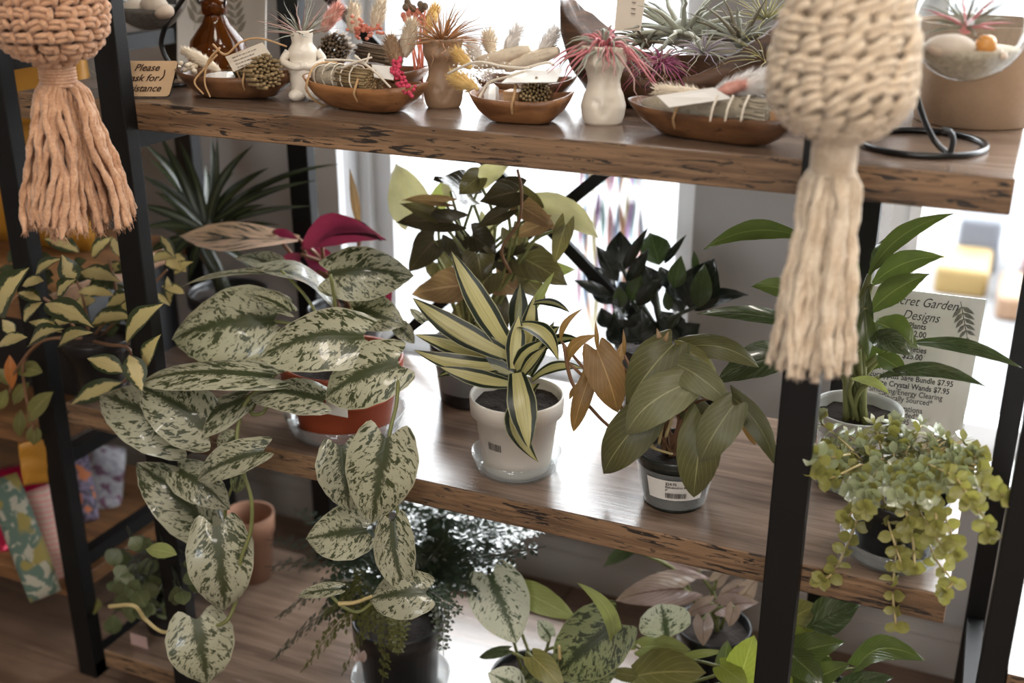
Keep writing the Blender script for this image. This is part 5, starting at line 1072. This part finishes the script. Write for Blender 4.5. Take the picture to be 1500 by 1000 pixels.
m.grid(rows, closed=True); m.build('bowl', wood('walnut_live_edge', (.035, .017, .009), (.12, .055, .025), rough=.5, crackamt=.6, stretch=(2, 2, 18), sc=4.), t)
M['moss'] = plain('bark_chips', (.28, .15, .07), .95, .5, 150.); rg = random.Random(81); m = MB()
for i in range(420):
    a = rg.uniform(0, 6.28); q = math.sqrt(rg.random()); p = PS+Vector((145*k*q*math.cos(a), 60*k*q*math.sin(a), 34*k+rg.uniform(0, 14)*k*(1-q*.4)+30*k*max(0, q*abs(math.cos(a))-.6)))
    s = rg.uniform(3, 6)*k; m.ball(p, s, s*.7, s*.5, 5, 3, M=Matrix.Rotation(rg.uniform(0, 3), 3, Vector((rg.random(), rg.random(), rg.random()+.1)).normalized()))
m.build('bark_chips', M['moss'], t, smooth=False)['kind'] = 'stuff'
def ap(px, py, dy, *a, **kw): return at(px, py, PS.y+dy)
airplant('large silver green air plant with broad blades in the live edge bowl', at(1000, 52, PS.y+.02), .095, 30, .0046, [M['ap_g'], M['ap_g2']], .3, 74, up=.8)
airplant('magenta curly air plant at the front of the live edge bowl', at(968, 96, PS.y-.045), .046, 80, .0015, [M['ap_v'], M['ap_v'], M['ap_p2']], .75, 75, up=1.1)
airplant('lavender wispy air plant beside the magenta one', at(1030, 78, PS.y-.04), .052, 54, .001, [M['ap_l'], M['ap_g2']], .45, 76, up=1.)
airplant('upright grey green air plant at the back of the live edge bowl', at(1085, 60, PS.y+.0), .07, 26, .0030, [M['ap_g'], M['ap_d']], .25, 77, up=1.)
airplant('yellow green wispy air plant at the right of the live edge bowl', at(1120, 88, PS.y-.03), .058, 56, .0009, [M['ap_y'], M['ap_g2']], .3, 78, up=.9)
airplant('dark air plant behind the magenta one in the live edge bowl', at(945, 62, PS.y+.01), .055, 24, .0028, [M['ap_d'], M['ap_g']], .4, 79, up=.8)
airplant('pale tangled air plant at the top right of the live edge bowl', at(1122, 28, PS.y+.02), .06, 50, .0009, [M['ap_g2'], M['ap_y']], .2, 80, up=1.)
C4 = px4([(900, 45, 0), (908, -40, .0), (950, -40, 0), (938, 45, 0)], PS.y-.03)[::-1]; t = thing('price_card', (C4[0]+C4[3])/2, 'cream price card standing in the live edge bowl behind the pink air plant', 'card'); slab(t, C4, .001, M['card'], 'card_sheet')
m = MB(); rg = random.Random(2)
for i, yy in enumerate((3, 12, 19)): a_ = at(926-yy*.1, yy, PS.y-.0312); b_ = at(932-yy*.1, yy+1, PS.y-.0312); m.bar(a_, b_, .0014, .0006)
m.build('print', M['inkg'], t, smooth=False)
# --- globes, kraft pot, bottle, signs
M['wire'] = plain('black_wire', (.006, .006, .006), .3, .1); M['kraft'] = plain('kraft_paper', (.30, .195, .12), .85, .1, 200.); M['sand'] = plain('sand_gravel', (.46, .38, .28), .9, .5, 220., bump=1., bumpsc=260.)
M['darkgravel'] = plain('dark_gravel', (.12, .1, .085), .9, .7, 200.); M['stone'] = plain('peach_stone', (.62, .5, .4), .5, .08); M['amberst'] = plain('amber_stone', (.6, .25, .05), .3, .15)
def globe(name, label, c, r, opening, inside):
    t = thing(name, (c.x, c.y, c.z-r), label, 'terrarium'); pr = []
    for i in range(23):
        a = -math.pi/2+(math.pi*.86)*i/22; pr.append((max(.001, r*math.cos(a)), r*math.sin(a)))
    MB().lathe(pr, c, 40).build('glass_globe', M['globe'], t)
    fr = -.42; rows = []
    for i in range(9): a = -math.pi/2+(math.asin(fr)+math.pi/2)*i/8; rows.append((max(.0008, r*.965*math.cos(a)), r*.965*math.sin(a)))
    MB().lathe(rows+[(r*.4, r*(fr+.02)), (.0008, r*(fr+.03))], c, 36).build('gravel', inside, t)
    return t
Rg = at(1350, 213, ZT); PR = atz(1350, 213, ZT); k = size(1, PR)
ring = thing('globe_stand', PR, 'black wire stand with a flat ring foot under the right glass globe', 'stand')
MB().tube([PR+Vector((88*k*math.cos(a), 62*k*1.55*math.sin(a), 4.5*k)) for a in [2*math.pi*i/48 for i in range(48)]], 4.6*k, 8, closed=True).build('ring_foot', M['wire'], ring)
GC = at(1422, 34, PR.y+.0); gr = size(84, GC)
hook = [at(1391, 228, PR.y-.05), at(1368, 205, PR.y-.045), at(1350, 165, PR.y-.02), at(1338, 115, PR.y), at(1332, 40, PR.y), at(1345, -60, PR.y), at(1390, -110, PR.y), at(1424, -90, PR.y)]
MB().tube(bez(hook, 48), 4.4*k, 8).build('hook_wire', M['wire'], ring)
MB().tube(bez([at(1391, 229, PR.y-.05), at(1396, 205, PR.y-.05), at(1390, 192, PR.y-.05), at(1380, 190, PR.y-.05)], 12), 4.2*k, 8).build('hook_end', M['wire'], ring)
g = globe('glass_globe_terrarium', 'clear glass globe with sand, stones and a red air plant at the top right', GC, gr, .5, M['sand'])
MB().ball(at(1393, 68, GC.y-.03), size(35, GC), size(24, GC), size(18, GC), 16, 10, jit=.1).build('stone', M['stone'], g); MB().ball(at(1444, 66, GC.y-.02), size(16, GC), size(16, GC), size(15, GC), 14, 9, jit=.1).build('amber_stone', M['amberst'], g)
rg = random.Random(91)
for i in range(26): p = at(rg.uniform(1352, 1480), rg.uniform(66, 84), GC.y-.02+rg.uniform(-.02, .02)); MB().ball(p, size(rg.uniform(3, 6), GC), seg=7, rings=5, jit=.2).build('pebble', M['stone'], g)
airplant('red and green air plant inside the right glass globe', at(1415, 40, GC.y), .045, 26, .0022, [M['ap_p'], M['ap_g'], M['ap_d']], .25, 92, up=.8)
MB().tube([GC+Vector((0, 0, gr*.9)), at(1424, -90, PR.y)], .0012, 6).build('hang_wire', M['wire'], g)
PK = atz(1424, 176, ZT); k = size(1, PK); hk = at(1424, 30, PK.y).z-ZT
t = thing('kraft_pot', PK, 'round kraft brown pot behind the right glass globe', 'pot'); MB().lathe([(.001, .002), (80*k, 0), (82*k, .002), (94*k, hk), (90*k, hk), (78*k, .01), (.001, .01)], PK, 44).build('body', M['kraft'], t)
GL = at(215, -14, .12); gl = size(58, GL); g = globe('glass_globe_terrarium', 'clear glass globe with dark gravel and round stones at the top left', GL, gl, .5, M['darkgravel'])
for x, y_, rr in ((198, 12, 20), (226, 8, 22), (238, 16, 18), (186, 16, 14)): MB().ball(at(x, y_, GL.y-.015), size(rr, GL), size(rr, GL)*.8, size(rr, GL)*.65, 14, 9, jit=.15).build('stone', M['stone'], g)
ring = thing('globe_stand', Vector((GL.x+.02, GL.y, ZT)), 'black wire stand of the left glass globe', 'stand'); q = Vector((GL.x, GL.y, ZT))
MB().tube([q+Vector((.05*math.cos(a), .05*math.sin(a), .003)) for a in [2*math.pi*i/36 for i in range(36)]], .003, 7, closed=True).build('ring_foot', M['wire'], ring)
MB().tube(bez([q+Vector((.05, 0, .003)), at(241, 80, GL.y), at(242, 40, GL.y+.0), at(290, -50, GL.y), at(250, -130, GL.y), GL+Vector((0, 0, gl*1.3))], 40), .0032, 7).build('hook_wire', M['wire'], ring); MB().tube([GL+Vector((0, 0, gl*.9)), GL+Vector((0, 0, gl*1.3))], .001, 5).build('hang_wire', M['wire'], g)
n = NT('amber_glass'); n.set(col=(.17, .05, .008), rough=.06, trans=.7, ior=1.3); M['amber'] = n.mat
PBt = Vector((at(322, 100, .16).x, .16, ZT)); k = size(1, PBt)
t = thing('amber_bottle', PBt, 'amber glass swing top bottle behind the cream grass bowl', 'bottle'); hb = at(322, 20, .16).z-ZT
MB().lathe([(.001, .001), (40*k, 0), (43*k, .005), (43*k, hb*.42), (38*k, hb*.62), (20*k, hb*.86), (14*k, hb), (14*k, hb*1.35), (.001, hb*1.36)], PBt, 36).build('glass_body', M['amber'], t)
MB().lathe([(14.5*k, hb*.98), (19*k, hb*1.0), (19*k, hb*1.18), (14.5*k, hb*1.2)], PBt, 28).build('collar', M['amber'], t)
MB().tube(bez([PBt+Vector((18*k, 0, hb*1.1)), PBt+Vector((24*k, -.005, hb*1.3)), PBt+Vector((10*k, -.005, hb*1.5)), PBt+Vector((-12*k, -.005, hb*1.45)), PBt+Vector((-24*k, -.005, hb*1.2)), PBt+Vector((-18*k, 0, hb*1.1))], 24), .0016, 6).build('wire_clasp', M['wire'], t)
def text(s, h_, mat, parent, O, ex, ey, name='lettering', shear=0., bold=0., align='CENTER', wscale=1.):
    cu = bpy.data.curves.new(name, 'FONT'); cu.body = s; cu.size = 1; cu.align_x = align; cu.shear = shear; cu.offset = bold; cu.resolution_u = 3; cu.extrude = .0
    ob = bpy.data.objects.new(name, cu); COL.objects.link(ob); me = bpy.data.meshes.new_from_object(ob.evaluated_get(bpy.context.evaluated_depsgraph_get())); bpy.data.objects.remove(ob)
    for v in me.vertices: v.co = O+ex*(v.co.x*h_*wscale)+ey*(v.co.y*h_)
    me.materials.clear(); me.materials.append(mat); return link(name, me, parent)
def roundrect(parent, O, ex, ey, w_, h_, r, th, mats, name):
    nz = ex.cross(ey); loop_ = []
    for cx, cy, a0 in ((w_/2-r, h_/2-r, 0), (-w_/2+r, h_/2-r, 1), (-w_/2+r, -h_/2+r, 2), (w_/2-r, -h_/2+r, 3)):
        for i in range(6): a = (a0+i/5)*math.pi/2; loop_.append(O+ex*(cx+r*math.cos(a))+ey*(cy+r*math.sin(a)))
    m = MB(); n_ = len(loop_); m.v = loop_+[p-nz*th for p in loop_]; m.face(range(n_)); m.m = 1; m.face([n_+i for i in range(n_)][::-1])
    for i in range(n_): m.face((i, n_+i, n_+(i+1) % n_, (i+1) % n_))
    return m.build(name, mats, parent, smooth=False)
M['plyface'] = plain('light_plywood', (.60, .41, .24), .6, .06, 30.); M['plyedge'] = plain('charred_edge', (.02, .012, .008), .7); M['engrave'] = plain('burnt_lettering', (.045, .02, .01), .8)
A_, B_, D_ = at(183, 145, -.0+.02), at(238, 145, .02), at(254, 99, .045)
bl = atz(160, 146, ZT)+Vector((0, .012, 0)); ex = (atz(240, 148, ZT+.0)-atz(178, 148, ZT)).normalized(); ex.z = 0; ex.normalize(); back = Vector((-ex.y, ex.x, 0)); ey = (UPV*.86+back*.35+ex*.24).normalized(); ey = (ey-ex*ey.dot(ex)*.0).normalized()
sw, sh = size(82, bl), size(54, bl); ctr = bl+ex*sw*.44+ey*sh*.5+Vector((0, 0, .002))
sg = thing('wooden_sign', Vector((ctr.x, ctr.y, ZT)), 'small plywood sign asking to please ask for assistance beside the black post', 'sign')
roundrect(sg, ctr, ex, ey, sw, sh, size(5, bl), .004, [M['plyface'], M['plyedge']], 'board')
nz = ex.cross(ey).normalized()
for i, s in enumerate(('Please', 'ask for', 'assistance')): text(s, sh*.27, M['engrave'], sg, ctr+ey*sh*(.22-.29*i)+nz*.0006-ex*sw*(.02 if i < 2 else .03), ex, ey, shear=.25, bold=.018)
MB().tube(bez([ctr+ex*sw*.31+ey*sh*.24+nz*.0008, ctr+ex*sw*.315+ey*sh*.06+nz*.0008, ctr+ex*sw*.26-ey*sh*.06+nz*.0008], 8), .0007, 5).build('swash', M['engrave'], sg)
MB().tube([ctr-nz*.006+ey*sh*.1, Vector((ctr.x+back.x*.03, ctr.y+back.y*.03, ZT+.001))], .0015, 5).build('prop', M['plyedge'], sg)
# glass tumbler with a little air plant at the left shelf end
P = atz(122, 148, ZT)+Vector((-.0, .05, 0)); P.x = max(P.x, X0+.03); k = size(1, P)
t = thing('glass_tumbler', P, 'small clear glass tumbler at the left end of the top shelf', 'glass'); MB().lathe([(.001, .004), (18*k, .004), (20*k, 60*k), (21.5*k, 60*k), (20*k, 0), (.001, 0)], P, 28).build('glass_body', M['clear'], t)
airplant('tiny grey air plant inside the small glass tumbler', P+Vector((0, 0, .008)), .045, 16, .0014, [M['ap_d'], M['ap_g']], .1, 95, up=1.25)
# leaf print sheet behind the amber bottle
def leafprint(parent, O, ex, ey, nz, sprigs, mat):
    for (x, y_, ang, ln, nl_) in sprigs:
        d = ex*math.cos(ang)+ey*math.sin(ang); s = ex*-math.sin(ang)+ey*math.cos(ang); b = O+ex*x+ey*y_+nz*.0007; m = MB(); m.bar(b, b+d*ln, .0007, .0002, nz)
        for i in range(nl_):
            f = .15+.85*i/max(1, nl_-1); p = b+d*ln*f
            for sgn in ((-1, 1) if i < nl_-1 else (0,)):
                e = (d*.7+s*sgn*.75).normalized(); l2 = ln*.42*(1-.35*f); x2 = nz.cross(e)*l2*.17; q = len(m.v); m.v += [p, p+e*l2*.35+x2, p+e*l2*.7+x2*.7, p+e*l2, p+e*l2*.7-x2*.7, p+e*l2*.35-x2]; m.face(range(q, q+6))
        m.build('leaf_print', mat, parent, smooth=False)
n = NT('printed_sheet'); n.set(col=n.mix(n.noise(n.coord(), 30.), (.64, .6, .54), (.7, .66, .6)), rough=.5); tl = n.add('ShaderNodeBsdfTranslucent'); tl.inputs[0].default_value = (.75, .7, .64, 1); mx = n.add('ShaderNodeMixShader'); mx.inputs[0].default_value = .3
n.t.links.new(n.p.outputs[0], mx.inputs[1]); n.t.links.new(tl.outputs[0], mx.inputs[2]); n.t.links.new(mx.outputs[0], n.out.inputs[0]); M['sheet'] = n.mat; M['leafink'] = plain('olive_leaf_ink', (.06, .06, .04), .6); M['leafink2'] = plain('pale_leaf_ink', (.3, .27, .21), .6)
O = Vector((at(330, 40, .30).x, .30, ZT+.125)); ex = Vector((1, 0, 0)); ey = Vector((0, .15, 1)).normalized(); nz = ex.cross(ey)
t = thing('leaf_print_card', Vector((O.x, .28, ZT)), 'beige sheet with faint leaf prints standing behind the amber bottle', 'card'); roundrect(t, O, ex, ey, .15, .25, .002, .003, [M['sheet'], M['sheet']], 'sheet')
leafprint(t, O, ex, ey, nz, [(-.045, -.08, 1.3, .07, 6), (.03, -.09, 1.7, .06, 6), (.05, -.02, 1.4, .07, 6)], M['leafink2'])
# ------------------------------------------------------------------ price sign by the right window
TR = at(1445, 438, .30); BRp = atz(1399, 684, ZM); BRp.z = .001
ey = (TR-BRp); Hs = ey.length; ey.normalize(); TL = at(1268, 410, .285); ex = (TR-TL); Ws = ex.length; ex.normalize(); ex = (ex-ey*ex.dot(ey)).normalized(); nz = ex.cross(ey).normalized(); ctr = TR-ex*Ws/2-ey*Hs/2
sg = thing('price_sign', Vector((ctr.x, ctr.y, 0)), 'acrylic stand with a printed plant shop price list by the right window', 'sign')
roundrect(sg, ctr, ex, ey, Ws, Hs, .002, .0006, [M['sheet'], M['sheet']], 'sheet'); roundrect(sg, ctr+nz*.0022, ex, ey, Ws+.003, Hs, .002, .0015, [M['globe'], M['globe']], 'acrylic_cover')
pxw = Ws/180
LN = [('Secret Garden', .085, 26, .35, .0, 0), ('Designs', .165, 26, .35, .0, 0), ('Plants', .215, 16.5, 0, .02, -4), ('$12.00', .262, 16.5, 0, .02, -4), ('Varieties', .352, 16.5, 0, .02, -4), ('$25.00', .395, 16.5, 0, .02, -4), ('Palo Santo Bundle $7.95', .478, 16, 0, .02, 6), ('Eucalyptus Sage Bundle $7.95', .525, 16, 0, .02, 2), ('White Crystal Wands $7.95', .572, 16, 0, .02, 0), ('Smudging/Energy Clearing', .615, 16, 0, .01, -6), ('*Ethically Sourced*', .655, 16, 0, .01, -4), ('Propagations', .71, 16.5, 0, .01, -4), ('*Included*', .748, 16.5, 0, .01, -4), ('$9.95', .79, 16, 0, .01, -4)]
for s, yy, hh, she, bo, dx in LN: text(s, hh*pxw*.82, M['ink'], sg, ctr+ey*(Hs/2-Hs*yy)+ex*dx*pxw*.6+nz*.0008, ex, ey, shear=she, bold=bo, wscale=.82)
leafprint(sg, ctr, ex, ey, nz, [(Ws*.30, Hs*.47, -1.25, Hs*.20, 6), (Ws*.30, -Hs*.47, 1.2, Hs*.15, 5), (-Ws*.36, Hs*.1, 1.4, Hs*.12, 5)], M['leafink'])
MB().box((BRp.x-Ws, BRp.y, 0), (BRp.x, BRp.y+.03, .003)).build('foot', M['globe'], sg, smooth=False)
# ------------------------------------------------------------------ outside
M['asph'] = plain('pavement', (.13, .13, .132), .9, .1, 3.); M['far1'] = plain('pale_facade', (.2, .2, .2), .9, .05, 2.); M['far2'] = plain('blue_grey_panel', (.05, .055, .07), .7, .05, 2.)
struct(MB().box((-12, YW+.3, -.7), (12, 14, -.62)).build('pavement', M['asph'], smooth=False))
t = thing('far_building', Vector((0, 10, -.62)), 'pale building across the street seen blurred through the windows', 'building')
MB().box((-9, 10, -.62), (9, 11, 1.9)).build('facade', M['far1'], t, smooth=False)
for x in (-6, -3.2, 2.0, 4.6, 7): MB().box((x, 9.95, .2), (x+1.3, 10, 1.5)).build('window', M['far2'], t, smooth=False)
def far(px, py, Y): return at(px, py, Y)
for i, (x0, y0, x1, y1, Y, col, nm, lab, cat) in enumerate(((1395, 325, 1470, 400, 3.2, (.05, .055, .07), 'grey_stand_in', 'grey block standing in for a blurred shape outside the right window', 'van'), (1365, 398, 1450, 432, 2.9, (.16, .105, .03), 'crate', 'yellow block standing in for a blurred shape outside the right window', 'crate'), (1455, 440, 1520, 470, 2.7, (.15, .085, .045), 'planter', 'orange block standing in for a blurred shape outside the right window', 'planter'), (1490, 390, 1540, 440, 3.0, (.08, .02, .02), 'red_stand_in', 'red block standing in for a blurred shape outside the right window', 'box'))):  # plain blocks standing in for unidentified blurred shapes in the street
    A, B = far(x0, y1, Y), far(x1, y0, Y); m_ = plain('outside_%s' % nm, col, .6); o = thing(nm, Vector(((A.x+B.x)/2, Y+.1, -.62)), lab, cat)
    bev(MB().box((A.x, Y, A.z), (B.x, Y+.3, B.z)).build('body', m_, o, smooth=False), .02, 3)
    MB().box((A.x+.03, Y+.03, -.62), (B.x-.03, Y+.27, A.z)).build('stand', M['far1'], o, smooth=False)
gar = thing('ribbon_garland', at(890, 250, .86), 'row of colourful hanging ribbons outside the window behind the dark plant', 'ribbons'); rg = random.Random(44)
cols = [(.2, .07, .12), (.09, .14, .2), (.22, .11, .05), (.22, .19, .09), (.15, .09, .17), (.1, .17, .16), (.22, .1, .09), (.18, .2, .23)]
cm = [plain('ribbon_%d' % i, c_, .7) for i, c_ in enumerate(cols)]
for i in range(16):
    x = 852+i*6+rg.uniform(-2, 2); y1 = rg.uniform(400, 500); P = [at(x+rg.uniform(-4, 4), lerp(235, y1, f), .86+.02*(i % 3)) for f in (0, .25, .5, .75, 1)]; Q = bez(P, 16); wd = size(rg.uniform(6, 10), P[0]); m = MB()
    m.grid([[p-Vector((wd/2*math.cos(j*.5), wd/2*math.sin(j*.5), 0)), p+Vector((wd/2*math.cos(j*.5), wd/2*math.sin(j*.5), 0))] for j, p in enumerate(Q)]); m.build('ribbon', cm[i % 8], gar)
MB().tube([at(820, 236, .88), at(960, 236, .88)], .004, 6).build('rod', M['white_frame'], gar); MB().tube([at(890, 236, .88), Vector((at(890, 236, .88).x, .88, HEAD+.3))], .002, 5).build('cord', M['white_frame'], gar)
